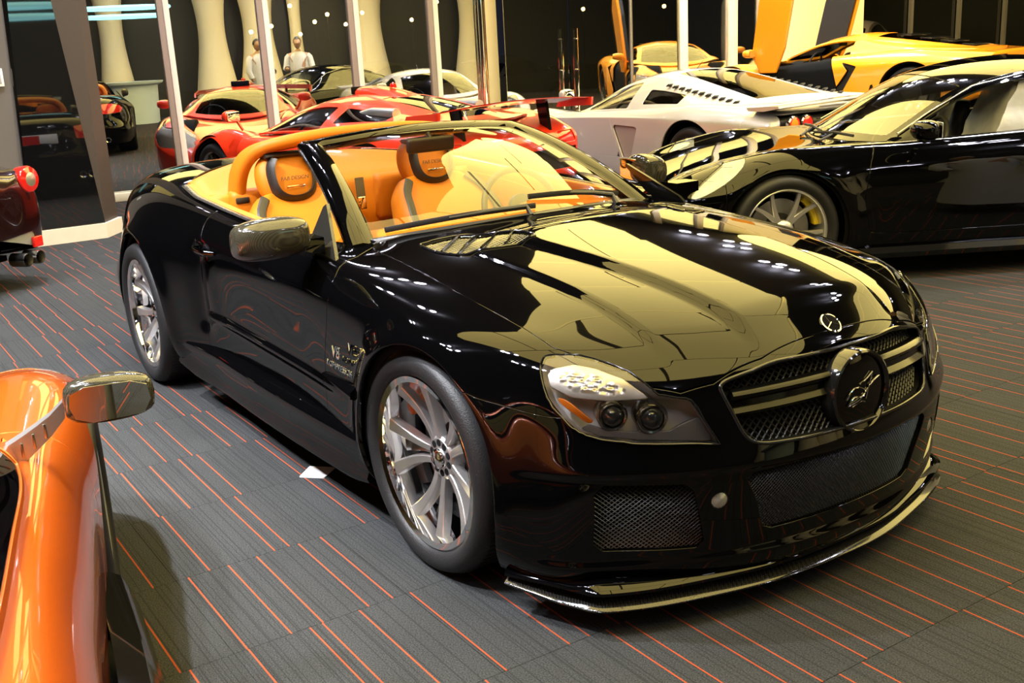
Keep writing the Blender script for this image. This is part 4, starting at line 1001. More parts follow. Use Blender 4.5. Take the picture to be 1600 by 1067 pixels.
    # --- door mirrors
    for s in (-1, 1):
        bm = NB(); prof = []
        cy0 = .838; fold = s > 0
        for k in range(11):
            t = k / 10; yy = cy0 + .245 * t; sc = [.72, .86, .95, 1, 1.02, 1.03, 1.02, .99, .93, .82, .60][k]; xo = -.70 - .03 * t; zc = .922 - .004 * t
            ring = []
            for q in range(16):
                a = 2 * PI * q / 16; cx, cz = math.cos(a), math.sin(a)
                ex = .088 if cx > 0 else .045; ez = .072 if cz > 0 else .066
                px = abs(cx) ** .8 * (1 if cx > 0 else -1) * ex * sc; pz = abs(cz) ** .75 * (1 if cz > 0 else -1) * ez * sc
                ring.append((xo + px, s * yy, zc + pz + .012 * (px / .09)) if not fold else (-.86 - (yy - cy0) * .80 + px * .25, .795 + (yy - cy0) * .12 + px * .9, zc + .015 + pz))
            prof.append(ring)
        add_loft(bm, prof); o = bm_obj('door_mirror', bm, M['carbon_mirror'], R_, angle=80); subsurf(o, 2)
        bm = NB(); add_tube(bm, [(-.742, s * (.87 + .0), .922), (-.746, s * .88, .922)], .01, 8)
        bm.free(); bm = NB(); add_box(bm, (-.752, s * .965, .922) if not fold else (-.97, .778, .937), (.008, .19, .108) if not fold else (.19, .008, .10), None, .003); bm_obj('mirror_pane', bm, M['mirror_glass'], o)
        bm = NB(); add_loft(bm, [[(-.66 , s * .855, .872 + .04), (-.74, s * .855, .872 + .04), (-.74, s * .855, .872), (-.66, s * .855, .872)], [(-.70, s * .775, .85 + .055), (-.80, s * .775, .85 + .055), (-.80, s * .775, .845), (-.70, s * .775, .845)]]); bm_obj('mirror_stalk', bm, bk, o)
        # triangular sail panel, carbon
        bm = NB(); tri = [(-.600, .800), (-.655, .850), (-.93, .965), (-.945, .955), (-.90, .865), (-.84, .835), (-.70, .780)]
        tri = [(-.595, .79), (-.66, .86), (-.885, .985), (-.90, .975), (-.87, .87), (-.80, .825), (-.66, .775)]
        add_prism(bm, tri, .012, lambda a, b, c: (a, s * (.735 + .35 * max(0, (.90 - c)) - b + .012 - .62 * max(0, c - .87)), c)); bm_obj('mirror_sail', bm, M['carbon'], R_)
        # door handle: recessed cup and bar
        hx, hz = -1.69, .745
        bm = NB(); add_lathe(bm, [(.001, -.004), (.03, -.003), (.036, .002)], 24, c=(0, 0, 0))
        for v in bm.verts: v.co = Vector((hx + .0 + v.co.x * 1.5, s * (.866) - s * v.co.y * .5, hz - .005 + v.co.z * .9))
        cup = bm_obj('handle_cup', bm, M['black_gloss'], R_)
        bm = NB(); add_tube(bm, [(hx - .10, s * .868, hz), (hx - .085, s * .892, hz + .001), (hx - .02, s * .90, hz + .002), (hx + .07, s * .895, hz), (hx + .095, s * .868, hz - .002)], [(.006, .008), (.008, .012), (.009, .014), (.008, .013), (.006, .008)], 10); bm_obj('door_handle', bm, M['chrome_dark'], R_)
    # fender lettering
    for s in (-1,):
        o1 = (-.38, s * .893, .578)
        fmx = frame_m((-.435, s * .889, .585), (1, 0, .07), (0, 0, 1)); text_mesh('fender_lettering', 'V8', .058, M['chrome'], R_, fmx, .0015, font_shear=.3)
        fmx = frame_m((-.415, s * .889, .540), (1, 0, -.02), (0, 0, 1)); text_mesh('fender_lettering', 'KOMPRESSOR', .030, M['chrome'], R_, fmx, .0015, font_shear=.2)
    bm = NB(); rings = []
    for k in range(9):
        t = k / 8; xx = -.60 + .27 * t; yy = .862 + .020 * t; zz = .475 - .012 * t; h_ = .004 + .012 * t
        rings.append([(xx, -(yy - .01), zz + h_ * 2.2), (xx, -(yy + .010 + .006 * t), zz + h_), (xx, -(yy + .012 + .006 * t), zz - h_ * .2), (xx, -(yy - .01), zz - h_)])
    add_loft(bm, rings); bm_obj('fender_blade', bm, bk, R_, angle=60)
    # fuel flap outline on the right rear quarter
    bm = NB(); cc = [(-2.58 + .085 * math.cos(a) * abs(math.cos(a)) ** -.4 if abs(math.cos(a)) > .05 else -2.58, .79 + .055 * math.sin(a)) for a in np.linspace(0, 2 * PI, 32)]
    bm.free()
    # --- rear: number plate, exhausts
    bm = NB(); add_box(bm, (-3.715, 0, .705), (.012, .40, .11), None, .004); pl = bm_obj('number_plate', bm, M['white'], R_)
    bm = NB(); add_box(bm, (-3.7225, -.10, .705), (.002, .20, .10)); bm_obj('plate_field', bm, M['red_lens'], pl)
    for s in (-1, 1):
        for q in (.42, .52):
            bm = NB(); add_lathe(bm, [(.030, -.02), (.042, -.03), (.044, -.025), (.044, .10), (.034, .10), (.034, -.02)], 28, 'X', (-3.68, s * q, .27)); bm_obj('exhaust_pipe', bm, M['chrome'], R_)
    # --- cabin
    L, LB = M['leather'], M['leather_black']
    bm = NB(); add_box(bm, (-1.65, 0, .28), (2.2, 1.40, .03)); bm_obj('cabin_floor', bm, M['carpet_dark'], R_)
    # tub walls / door cards
    for s in (-1, 1):
        bm = NB(); rings = []
        for k in range(30):
            xx = -1.00 - k / 29 * 1.42; tt = np.interp(-xx, [.8, 1.3, 1.75, 2.12, 2.42], [.855, .868, .885, .905, .93]); yo = np.interp(-xx, [.8, .95, 1.3, 2.12, 2.42], [.66, .708, .733, .728, .69])
            rings.append([(xx, s * (yo + .02), tt - .006), (xx, s * yo, tt + .005), (xx, s * (yo - .035), tt + .004), (xx, s * (yo - .055), tt - .025), (xx, s * (yo - .045), .66), (xx, s * (yo - .10), .62), (xx, s * (yo - .10), .585), (xx, s * (yo - .05), .55), (xx, s * (yo - .06), .30), (xx, s * (yo + .02), .30)])
        add_loft(bm, rings); dc = bm_obj('door_card', bm, L, R_, angle=50)
        bm = NB(); add_tube(bm, [(-.98 - k / 19 * 1.42, s * np.interp(.98 + k / 19 * 1.42, [.8, .95, 1.3, 2.12, 2.42], [.672, .722, .747, .742, .704]), np.interp(.98 + k / 19 * 1.42, [.8, 1.3, 1.75, 2.12, 2.42], [.855, .868, .885, .905, .93]) + .002) for k in range(20)], (.017, .006), 8); bm_obj('waist_trim', bm, M['alloy_dark'], dc)
    # rear shelf / tonneau with cut-out behind seats
    bm = NB(); rows = []
    for k in range(19):
        yy = -1 + 2 * k / 18
        xe = np.interp(abs(yy), [0, .25, .5, .75, 1], [-2.80, -2.785, -2.73, -2.62, -2.46]); ye = yy * .675; ze = np.interp(abs(yy), [0, .5, .8, 1], [.99, .978, .955, .935])
        rows.append([(xe - .015, ye * 1.01, ze - .01), (xe + .01, ye, ze + .006), (xe + .07, ye * .99, ze - .004), (xe + .16, ye * .99, ze - .045), (-2.30, ye * 1.0, ze - .060), (-2.18, ye * 1.0, .905 - .01 * abs(yy)), (-2.16, ye * 1.0, .88), (-2.16, ye, .35)])
    add_loft(bm, rows, close_ring=False, cap=False); o = bm_obj('tonneau_shelf', bm, L, R_, angle=60); md = o.modifiers.new('s', 'SOLIDIFY'); md.thickness = .01
    # speaker boxes / rear bulkhead pads
    for s in (-1, 1):
        bm = NB(); add_box(bm, (-2.17, s * .36, .80), (.10, .46, .22), None, .03, 3); bm_obj('rear_cushion', bm, L, R_)
    # roll bar: padded hoop over both seats
    bm = NB(); pth = [(-2.20, -.540, .84), (-2.175, -.535, .95), (-2.13, -.510, 1.035), (-2.07, -.455, 1.088), (-2.01, -.36, 1.113), (-1.99, -.2, 1.128), (-1.985, 0, 1.132)]
    pth = pth + [(a, -b, c) for a, b, c in pth[-2::-1]]; f = nspline(np.arange(len(pth)), np.array(pth))(np.linspace(0, len(pth) - 1, 60))
    rings = []
    for k, p in enumerate(f):
        d = f[min(k + 1, 59)] - f[max(k - 1, 0)]; d /= np.linalg.norm(d); fa = np.array([.97, 0, .22 * (1 - abs(d[2]))]); fa = fa - d * (fa @ d); fa /= np.linalg.norm(fa); na = np.cross(d, fa)
        rings.append([tuple(p + fa * .066 * abs(math.cos(a)) ** .6 * (1 if math.cos(a) > 0 else -1) + na * .030 * abs(math.sin(a)) ** .7 * (1 if math.sin(a) > 0 else -1)) for a in np.linspace(0, 2 * PI, 17)[:-1]])
    add_loft(bm, rings); o = bm_obj('roll_bar', bm, L, R_, angle=60)
    for s in (-1, 1):
        bm = NB(); add_box(bm, (-2.17, s * .540, .868), (.11, .065, .03), None, .008); bm_obj('roll_bar_foot', bm, LB, o)
    # seats
    def seat(s):
        cy = s * .355
        def outline(h):      # half width of backrest at height parameter 0..1
            return np.interp(h, [0, .25, .55, .78, .9, 1], [.235, .255, .262, .235, .19, .14])
        bm = NB(); rings = []
        for k in range(14):
            h = k / 13; zz = .50 + .395 * h; xx = -1.74 - .29 * h; w = outline(h); d = .055 + .02 * math.sin(PI * h); bo = .055 * np.interp(h, [0, .6, 1], [1, 1, .35])
            ring = [(-d, -w * .9), (-d, 0), (-d, w * .9), (-d * .3, w), (d * .6 + bo * .6, w * 1.0), (d + bo, w * .88), (d + bo * .5, w * .68), (d, w * .5), (d * 1.02, 0), (d, -w * .5), (d + bo * .5, -w * .68), (d + bo, -w * .88), (d * .6 + bo * .6, -w), (-d * .3, -w)]
            rings.append([(xx + a * .94, cy + b, zz + a * .30) for a, b in ring])
        add_loft(bm, rings); st = bm_obj('seat', bm, L, R_, angle=180); subsurf(st, 1)
        st['label'] = 'yellow leather sports seat with black edged bolsters'
        bm = NB(); rings = []
        for k in range(9):
            t = k / 8; xx = -1.75 + .50 * t; w = .25 + .0 * t; hh = .40 + .03 * math.sin(PI * t * .9); bo = .05
            rings.append([(xx, cy - w, hh - .10), (xx, cy - w, hh + .01), (xx, cy - w * .88, hh + bo), (xx, cy - w * .62, hh + .012), (xx, cy, hh), (xx, cy + w * .62, hh + .012), (xx, cy + w * .88, hh + bo), (xx, cy + w, hh + .01), (xx, cy + w, hh - .10)])
        add_loft(bm, rings); o = bm_obj('seat_cushion', bm, L, st, angle=180); subsurf(o, 1)
        # headrest merged into the shoulders
        bm = NB(); rings = []
        for k in range(9):
            h = k / 8; zz = .860 + .210 * h; xx = -2.00 - .06 * h; w = [.12, .135, .145, .150, .150, .146, .138, .118, .080][k]; d = [.05, .06, .065, .068, .068, .066, .06, .05, .03][k]
            rings.append([(xx + d * math.cos(a) * abs(math.cos(a)) ** -.3 if abs(math.cos(a)) > .01 else xx, cy + w * math.sin(a) * abs(math.sin(a)) ** -.35 if abs(math.sin(a)) > .01 else cy, zz) for a in np.linspace(0, 2 * PI, 21)[:-1]])
        add_loft(bm, rings); hr = bm_obj('headrest', bm, L, st, angle=180); subsurf(hr, 1)
        # black horseshoe inset on the headrest
        bm = NB(); rings = []; pts = [(-.075, 1.050), (-.094, 1.02), (-.100, .975), (-.095, .93), (-.076, .895), (-.040, .875), (0, .870)]; pts = pts + [(-a, b) for a, b in pts[-2::-1]]
        f = nspline(np.arange(len(pts)), np.array(pts))(np.linspace(0, len(pts) - 1, 40))
        def hx(b): return -2.00 - .06 * (b - .860) / .210 + .072
        add_tube(bm, [(hx(b) - .002 - .12 * abs(a) * abs(a), cy + a, b) for a, b in f], (.030, .010), 8); bm_obj('headrest_inset', bm, LB, st)
        bm = NB(); add_tube(bm, [(hx(1.05) - .050, cy + t, 1.064 - .35 * t * t) for t in np.linspace(-.105, .105, 12)], (.050, .012), 8); bm_obj('headrest_cap', bm, LB, st)
        # chrome slot under lettering
        bm = NB(); add_box(bm, (hx(.925) + .010, cy, .925), (.006, .085, .012), None, .0025); bm_obj('belt_guide', bm, M['chrome'], st)
        fmx = frame_m((hx(.96) + .012, cy, .962), (0, 1, 0), (-.25, 0, 1)); text_mesh('headrest_lettering', 'FAB DESIGN', .024, LB, st, fmx, .0008, font_shear=.2)
        # black bolster piping
        for q in (-1, 1):
            pp = []
            for k in range(16):
                h = .02 + .90 * k / 15; zz = .50 + .395 * h; xx = -1.74 - .29 * h; w = outline(h); d = .055 + .02 * math.sin(PI * h); bo = .055 * np.interp(h, [0, .6, 1], [1, 1, .35])
                a_ = d + bo * 1.0; pp.append((xx + a_ * .94 + .006, cy + q * w * .86, zz + a_ * .30))
            bm = NB(); add_tube(bm, pp, (.022, .010), 8); bm_obj('bolster_stripe', bm, LB, st)
    seat(-1); seat(1)
    # belt buckle hanging between the seats
    bm = NB(); add_box(bm, (-2.10, .03, .86), (.008, .045, .10), RY(-.1), .002); bb = bm_obj('belt_strap', bm, M['belt_grey'], R_)
    bm = NB(); add_box(bm, (-2.092, .03, .79), (.014, .042, .06), RY(-.1), .005, 3); bm_obj('belt_buckle', bm, M['chrome'], bb)
    # centre tunnel, dashboard, wheel
    bm = NB(); rings = []
    for k in range(10):
        t = k / 9; xx = -2.1 + 1.15 * t; hh = .52 + .03 * t + .10 * max(0, (t - .75) / .25)
        rings.append([(xx, -.10, .30), (xx, -.10, hh - .03), (xx, -.075, hh), (xx, .075, hh), (xx, .10, hh - .03), (xx, .10, .30)])
    add_loft(bm, rings); bm_obj('centre_console', bm, L, R_)
    bm = NB(); rings = []
    for k in range(25):
        yy = -.575 + 1.15 * k / 24; s = yy / .575; xf = -.80 + .20 * (1 - s * s); hood_ = .045 * math.exp(-((yy - .37) / .17) ** 2)
        rings.append([(xf - .02, yy, .60), (xf + .0, yy, .838 + .045 * (1 - s * s)), (xf - .10, yy, .850 + .04 * (1 - s * s) + hood_ * .4), (-.98, yy, .852 + hood_), (-1.05, yy, .82 + hood_), (-1.06, yy, .78), (-1.03, yy, .70), (-1.04, yy, .60), (-.95, yy, .48)])
    add_loft(bm, rings); bm_obj('dashboard', bm, L, R_, angle=60)
    fmx = frame_m((-1.23, .37, .80), (0, 1, 0), (-.42, 0, 1)); bm = NB(); ring = []
    n = 40; add_tube(bm, [fmx @ Vector((.185 * math.cos(2 * PI * k / n), .178 * math.sin(2 * PI * k / n), 0)) for k in range(n + 2)], .014, 10, cap=False); sw = bm_obj('steering_wheel', bm, LB, R_)
    bm = NB(); add_lathe(bm, [(.07, 0), (.065, .02), (.001, .028)], 24, 'Z')
    for v in bm.verts: v.co = fmx @ v.co
    bm_obj('wheel_hub_pad', bm, LB, sw)
    for an in (0, PI, -PI / 2):
        bm = NB(); add_tube(bm, [fmx @ Vector((.05 * math.cos(an), .05 * math.sin(an), .0)), fmx @ Vector((.178 * math.cos(an), .172 * math.sin(an), 0))], (.018, .006), 8); bm_obj('wheel_spoke', bm, M['alloy_dark'], sw)
    bm = NB(); add_tube(bm, [fmx @ Vector((0, 0, -.01)), (-.98, .37, .76)], .03, 10); bm_obj('steering_column', bm, LB, sw)
    # inside mirror
    bm = NB(); add_box(bm, (-1.33, 0, 1.105), (.03, .22, .062), RY(.15), .014, 3); im = bm_obj('inside_mirror', bm, M['black_plastic'], R_)
    bm = NB(); add_tube(bm, [(-1.32, 0, 1.12), (-1.345, 0, 1.15)], .01, 8); bm_obj('mirror_stem', bm, M['black_plastic'], im)
M['bar_black'] = mat('bar_black', (.002, .002, .002), rough=.12, spec=.5, ior=1.25)
M['proj_lens'] = mat('proj_lens', (.05, .055, .06), rough=.02, coat=1, spec=1)
M['bezel_grey'] = mat('bezel_grey', (.34, .33, .32), rough=.35, metal=.3)
M['reflector_soft'] = mat('reflector_soft', (.5, .5, .48), rough=.25, metal=.8)
M['indicator'] = mat('indicator', (.50, .46, .41), rough=.25, metal=.7)
M['mesh_vent'] = mat('mesh_vent', (.30, .30, .30), rough=.3, metal=1)
M['carbon_mirror'] = carbon('carbon_mirror', (.016, .015, .010), (.040, .037, .026), 420); M['carbon_mirror'].node_tree.nodes['Principled BSDF'].inputs['Coat Weight'].default_value = .45
M['chrome_dark'] = mat('chrome_dark', (.08, .08, .085), rough=.05, metal=1)
M['belt_grey'] = mat('belt_grey', (.12, .11, .09), rough=.7)
M['carpet_dark'] = noisy(mat('carpet_dark', (.03, .028, .026), rough=.95), 80, .3)
build_roadster()
# ================================================================== generic coupe builder for the other cars
def simple_wheel(parent, loc, flip, R, rimR, width, style, wm, cal=None, turn=0.0):
    w = wheel_base('wheel_rim', parent, loc, flip, R, rimR, width, wm, lip=.012, turn=turn, tread=False)
    n = style['n']
    for k in range(n):
        base = style.get('ph', .3) + k * 2 * PI / n
        for s in ((-1, 1) if style.get('twin') else (0,)):
            bm = NB(); sp = style.get('spread', .2)
            spoke_loft(bm, lambda t, s=s, b=base: (.04 + (rimR - .055) * t, b + s * sp * (.25 + .75 * t)), lambda t: style.get('w0', .014) * (1 - t) + style.get('w1', .011) * t, lambda t: .045 - .018 * t, lambda t: .02, 7)
            bm_obj('spoke', bm, wm, w, angle=40)
    bm = NB(); add_lathe(bm, [(.001, .022), (.018, .022), (.022, .03), (.05, .034), (.062, .045), (.064, .09)], 24); bm_obj('hub_face', bm, wm, w, angle=35)
    bm = NB(); add_lathe(bm, [(.001, .016), (.013, .017), (.016, .024)], 16); bm_obj('hub_nut', bm, M['black_gloss'], w)
    if cal: caliper(w, R, cal[0], cal[1])
    return w
def coupe(S, root, paint_m, nu=150, nv=64):
    """lofted body shell with dome-shaped ends, cut into panels, plus glasshouse and wheels"""
    f = {k: curve2(S[k]) for k in ('zc', 'zs', 'w', 'zm', 'zb', 'ys')}
    xf, xr, df, dr = S['xf'], S['xr'], S.get('df', .34), S.get('dr', .16)
    nd_ = 22; th = np.linspace(0, 1, nd_)
    nfr, nre = S.get('nf', 2.4), S.get('nr', 4.0)
    sf = lambda t, n: (1 - t ** n) ** (1 / n)
    tt = np.sin(th * PI / 2)
    xs = np.concatenate([(xr + dr - dr * tt[::-1]), np.linspace(xr + dr, xf - df, nu)[1:-1], (xf - df + df * tt)])
    sc = np.concatenate([sf(tt[::-1], nre), np.ones(nu - 2), sf(tt, nfr)])
    zc, zs, w, zm, zb, ysr = (f[k](xs) for k in ('zc', 'zs', 'w', 'zm', 'zb', 'ys'))
    ys = w * ysr; o = np.ones_like(xs)
    ctrl = [(0 * o, zc), (.28 * ys, zc + (zs - zc) * .05), (.6 * ys, zc + (zs - zc) * .35), (.85 * ys, zc + (zs - zc) * .9), (ys, zs), (ys + (w - ys) * .62, zs - .22 * (zs - zm)), (ys + (w - ys) * .94, zs - .6 * (zs - zm)), (w, zm), (w * .992, (zm + zb) / 2), (w * .968, zb + .035), (w * .90, zb)]
    ctrl = np.array([[a, b] for a, b in ctrl])     # k,2,n
    vv = np.linspace(0, 10, nv); Q = nspline(np.arange(11), ctrl.reshape(11, -1))(vv).reshape(nv, 2, -1)
    Y, Z = Q[:, 0].T, Q[:, 1].T; Y = np.maximum(Y, 0)
    zmid = (zb + zs) / 2 * .85; Y = Y * (sc[:, None] ** .8); Z = zmid[:, None] + (Z - zmid[:, None]) * sc[:, None] ** S.get('pz', 1.0)
    X = np.repeat(xs[:, None], nv, 1)
    # plan curvature of the ends: sides sweep back
    for end, amp in ((1, S.get('sweep_f', .10)), (-1, S.get('sweep_r', .04))):
        e = np.clip((X - (xf - .6)) / .6, 0, 1) if end > 0 else np.clip(((xr + .4) - X) / .4, 0, 1)
        X = X - end * amp * (Y / .9) ** 2 * e
    P = np.stack([X, Y, Z], -1)
    if 'deform' in S: P = S['deform'](P)
    P = gsmooth(P, 1.2, 1.0)
    P[:, 0, 1] = 0
    N = grid_normals(P); 
    if N[len(xs) // 2, int(nv * .7), 1] < 0: N = -N
    FP = np.concatenate([mirY(P)[:, ::-1], P[:, 1:]], 1); FN = np.concatenate([mirY(N)[:, ::-1], N[:, 1:]], 1)
    x, y, z = FP[..., 0], np.abs(FP[..., 1]), FP[..., 2]; sy = FP[..., 1]
    ar = []
    for (ax, az, arad) in S['arches']: ar.append(np.where(y < .45, 1, np.hypot(x - ax, z - az) - arad))
    gap = .003
    # features
    feats = []
    for ft in S.get('features', []):
        nm, pj, poly, m_, cond, off = ft[:6]
        a, b = {'xz': (x, z), 'yz': (y, z), 'xy': (x, y)}[pj]; g = poly_sd(a, b, poly)
        g = np.where((x >= cond[0]) & (x <= cond[1]) & (z >= cond[2]) & (z <= cond[3]) & (y > cond[4] if len(cond) > 4 else True), g, -.2); feats.append((nm, g, m_, off, ft[6] if len(ft) > 6 else None))
    base = ar + [K - gap for K in [-g for _, g, _, _, _ in feats]]
    # cabin opening
    cab = poly_sd(x, y, S['cabin']); cab = np.where(z < .55, -.2, cab); base.append(-cab)
    hood = poly_sd(x, y, S['hood']); hood = np.where(z < S.get('hood_zmin', .5), -.2, hood)
    dx0, dx1, dz0 = S['door']
    doorp = poly_sd(x, z, S['door_poly']); doorp = np.where(y < .45, -.2, doorp)
    panel('bonnet', FP, FN, [hood - gap] + base, paint_m, root)
    if S.get('door_build', True):
        for s in (-1, 1): panel('door', FP, FN, [doorp - gap, sy * s] + base, paint_m, root)
    bx, bz = S.get('bump', (.35, .55)); lidx = S.get('lid', -2.3)
    lowf = np.where(x > bx, bz - z, -.2)
    panel('front_bumper', FP, FN, [x - bx - gap, -hood - gap, -doorp - gap] + base, paint_m, root)
    rb = S.get('rbump', -2.9)
    panel('rear_bumper', FP, FN, [rb - x - gap, -hood - gap] + base, paint_m, root)
    for s in (-1, 1): panel('body_side', FP, FN, [bx - x - gap, x - rb - gap, -hood - gap, -doorp - gap, sy * s] + base, paint_m, root)
    for nm, g, m_, off, extra in feats:
        for s in ((-1, 1) if extra != 'one' else (0,)):
            q = [g - .001] + ([sy * s] if s else [])
            o_ = panel(nm, FP - FN * off, FN, q, m_, root, depth=.01 if off >= 0 else .02)
            if extra == 'lens' and o_:
                panel('lamp_cover', FP + FN * .001, FN, q, M['lens'], o_, depth=.003)
    LP = FP - FN * .035
    lg = [a + .02 for a in ar] + [-cab] + [-(g + .01) for nm, g, m_, off, ex in feats if off > .03]
    panel('inner_shell', LP, FN, lg, M['liner'], root, depth=0)
    bm = NB(); add_box(bm, ((xf + xr) / 2, 0, .17), (xf - xr - .7, 1.45, .04)); bm_obj('underbody', bm, M['liner'], root)
    for (ax, az, arad) in S['arches']:
        for s in (-1, 1):
            bm = NB(); n = 20; ring = []; wy = float(f['w'](ax))
            for k in range(n + 1):
                a = -.3 + (PI + .6) * k / n; ring.append([(ax + arad * 1.06 * math.cos(a), s * q, az + arad * 1.06 * math.sin(a)) for q in (wy - .05, wy - .12, .45)])
            add_loft(bm, ring, close_ring=False, cap=False); clamp_z(bm); bm_obj('wheel_well', bm, M['liner'], root)
            bm = NB(); add_lathe(bm, [(.01, s * .45), (arad * 1.06, s * .45)], 24, c=(ax, 0, az)); clamp_z(bm); bm_obj('wheel_well', bm, M['liner'], root)
    # glasshouse
    G = S['glass']; nt = 60; t = np.linspace(0, 1, nt)
    k_ = np.linspace(0, 1, len(G['c'])); cc = nspline(k_, np.array([(a, 0, b) for a, b in G['c']], float))(t); rr = nspline(k_, np.array(G['rail'], float))(t); bb = nspline(k_, np.array(G['belt'], float))(t)
    v = np.linspace(-1, 1, 49)
    crown = G.get('crown', 2.2)
    T_ = np.stack([rr * np.abs(q) ** 1.0 * 0 + np.stack([rr[:, 0] * abs(q) ** crown + cc[:, 0] * (1 - abs(q) ** crown), rr[:, 1] * q, rr[:, 2] * abs(q) ** crown + cc[:, 2] * (1 - abs(q) ** crown)], 1) for q in v], 1)
    TN = grid_normals(T_); 
    if TN[nt // 2, 24, 2] < 0: TN = -TN
    TU = np.repeat(t[:, None], len(v), 1); TVv = np.repeat(v[None, :], nt, 0)
    u0, u1, u2, u3 = G['u']      # windscreen start/end, rear glass start/end
    gm = M[G.get('mat', 'windscreen')]
    fw = np.minimum(np.minimum(TU - u0, u1 - TU), (G.get('vw', .9) - np.abs(TVv)) * .35)
    fr_ = np.minimum(np.minimum(TU - u2, u3 - TU), (G.get('vr', .85) - np.abs(TVv)) * .35)
    panel('roof', T_, TN, [-fw, -fr_], paint_m, root, depth=.02)
    panel('windscreen', T_ - TN * .004, TN, [fw + .004], gm, root, depth=.004)
    if G.get('rear', True): panel('rear_window', T_ - TN * .004, TN, [fr_ + .004], M[G.get('rmat', 'dark_glass')], root, depth=.004)
    q = np.linspace(0, 1, 21)
    for s in (-1, 1):
        Sd = np.stack([rr * (1 - a) + bb * a + np.array([0, 1, 0.2]) * (.018 * 4 * a * (1 - a)) for a in q], 1) * np.array([1, s, 1.]); SN = grid_normals(Sd)
        if SN[nt // 2, 10, 1] * s < 0: SN = -SN
        SU = np.repeat(t[:, None], 21, 1); SV = np.repeat(q[None, :], nt, 0); gl = None; holes = []
        for (a0, a1, b0, b1, mm) in G['side']:
            px, pz = Sd[..., 0], Sd[..., 2]; g = np.minimum(np.minimum(SU - a0, a1 - SU) * 1.5, np.minimum((SV - b0), (b1 - SV)) * .3); holes.append((g, mm))
        panel('pillar_frame', Sd, SN, [-(g) for g, mm in holes], paint_m, root, depth=.02)
        for g, mm in holes:
            if mm and not (G.get('open_side') == s): panel('side_window', Sd - SN * .004, SN, [g + .004], M[mm], root, depth=.003)
    # wheels
    W_ = S['wheels']
    for i, (wx, R, rimR, wd, yo) in enumerate(W_['pos']):
        for s in (-1, 1): simple_wheel(root, (wx, s * yo, R), s > 0, R, rimR, wd, W_['style'], W_['mat'], (W_['cal_a'] if s > 0 else PI - W_['cal_a'], W_['cal']) if W_.get('cal') else None, W_.get('turn', 0) if i == 0 else 0)
    # cabin
    if S.get('interior', True):
        im = S.get('imat', M['leather_black']); sx, sz = S.get('seat', (-1.35, .30))
        bm = NB(); add_box(bm, (sx, 0, .22), (1.6, 1.3, .04)); bm_obj('cabin_floor', bm, M['carpet_dark'], root)
        for s in (-1, 1):
            cy = s * .36; bm = NB(); rings = []
            for k in range(10):
                h = k / 9; ww = [.23, .25, .26, .26, .25, .23, .18, .14, .14, .10][k]; d = .06; xx = sx - .28 - .26 * h; zz = sz + .02 + .66 * h
                rings.append([(xx - d, cy - ww * .8, zz), (xx + d * .3, cy - ww, zz), (xx + d + .04, cy - ww * .85, zz), (xx + d, cy - ww * .4, zz), (xx + d, cy + ww * .4, zz), (xx + d + .04, cy + ww * .85, zz), (xx + d * .3, cy + ww, zz), (xx - d, cy + ww * .8, zz)])
            add_loft(bm, rings); st = bm_obj('seat', bm, im, root, angle=180); subsurf(st, 1)
            bm = NB(); add_box(bm, (sx + .02, cy, sz - .02), (.52, .46, .14), RY(.08), .04, 3); bm_obj('seat_cushion', bm, im, st)
        dxx = S.get('dash', -.78); bm = NB(); dz = S.get('dash_z', .80); rings = []
        for k in range(13):
            yy = -.60 + 1.2 * k / 12; hd = .04 * math.exp(-((yy - .36) / .16) ** 2); sw_ = .16 * (1 - (yy / .6) ** 2)
            rings.append([(dxx + sw_, yy, dz - .25), (dxx + sw_, yy, dz - .03), (dxx - .12, yy, dz + hd), (dxx - .24, yy, dz - .02 + hd), (dxx - .22, yy, dz - .3)])
        add_loft(bm, rings); bm_obj('dashboard', bm, im, root, angle=60)
        fmx = frame_m((dxx - .36, .36, dz - .03), (0, 1, 0), (-.4, 0, 1)); bm = NB(); n = 28
        add_tube(bm, [fmx @ Vector((.18 * math.cos(2 * PI * k / n), .18 * math.sin(2 * PI * k / n), 0)) for k in range(n + 2)], .014, 8, cap=False); sw = bm_obj('steering_wheel', bm, M['leather_black'], root)
        bm = NB()
        for an in (0, PI, -PI / 2): add_tube(bm, [fmx @ Vector((0, 0, -.02)), fmx @ Vector((.175 * math.cos(an), .175 * math.sin(an), 0))], .014, 6)
        bm_obj('wheel_spokes', bm, M['leather_black'], sw)
    return FP, FN
def wing_mirror(root, c, s, m, size=(.09, .20, .12), stalk=((.0, -.1, -.06), .012), glassy=True, m2=None):
    """door mirror pod centred at c, stretching outwards in y"""
    bm = NB(); rings = []
    for k in range(9):
        t = k / 8; sc = [.55, .82, .95, 1, 1, .98, .92, .8, .5][k]
        ring = []
        for q in range(14):
            a = 2 * PI * q / 14; cx, cz = math.cos(a), math.sin(a); ex = size[0] * (1 if cx > 0 else .42)
            ring.append((c[0] + abs(cx) ** .8 * (1 if cx > 0 else -1) * ex * sc, c[1] + s * size[1] * (t - .5), c[2] + abs(cz) ** .8 * (1 if cz > 0 else -1) * size[2] / 2 * sc))
        rings.append(ring)
    add_loft(bm, rings); o = bm_obj('door_mirror', bm, m, root, angle=80); subsurf(o, 1)
    bm = NB(); add_box(bm, (c[0] - size[0] * .44, c[1], c[2]), (.006, size[1] * .78, size[2] * .74), None, .002); bm_obj('mirror_pane', bm, M['mirror_glass'], o)
    bm = NB(); d, r = stalk; add_tube(bm, [(c[0], c[1] - s * size[1] * .3, c[2] - size[2] * .3), (c[0] + d[0], c[1] + s * d[1], c[2] + d[2])], r, 8); bm_obj('mirror_stalk', bm, m2 or m, o)
    return o
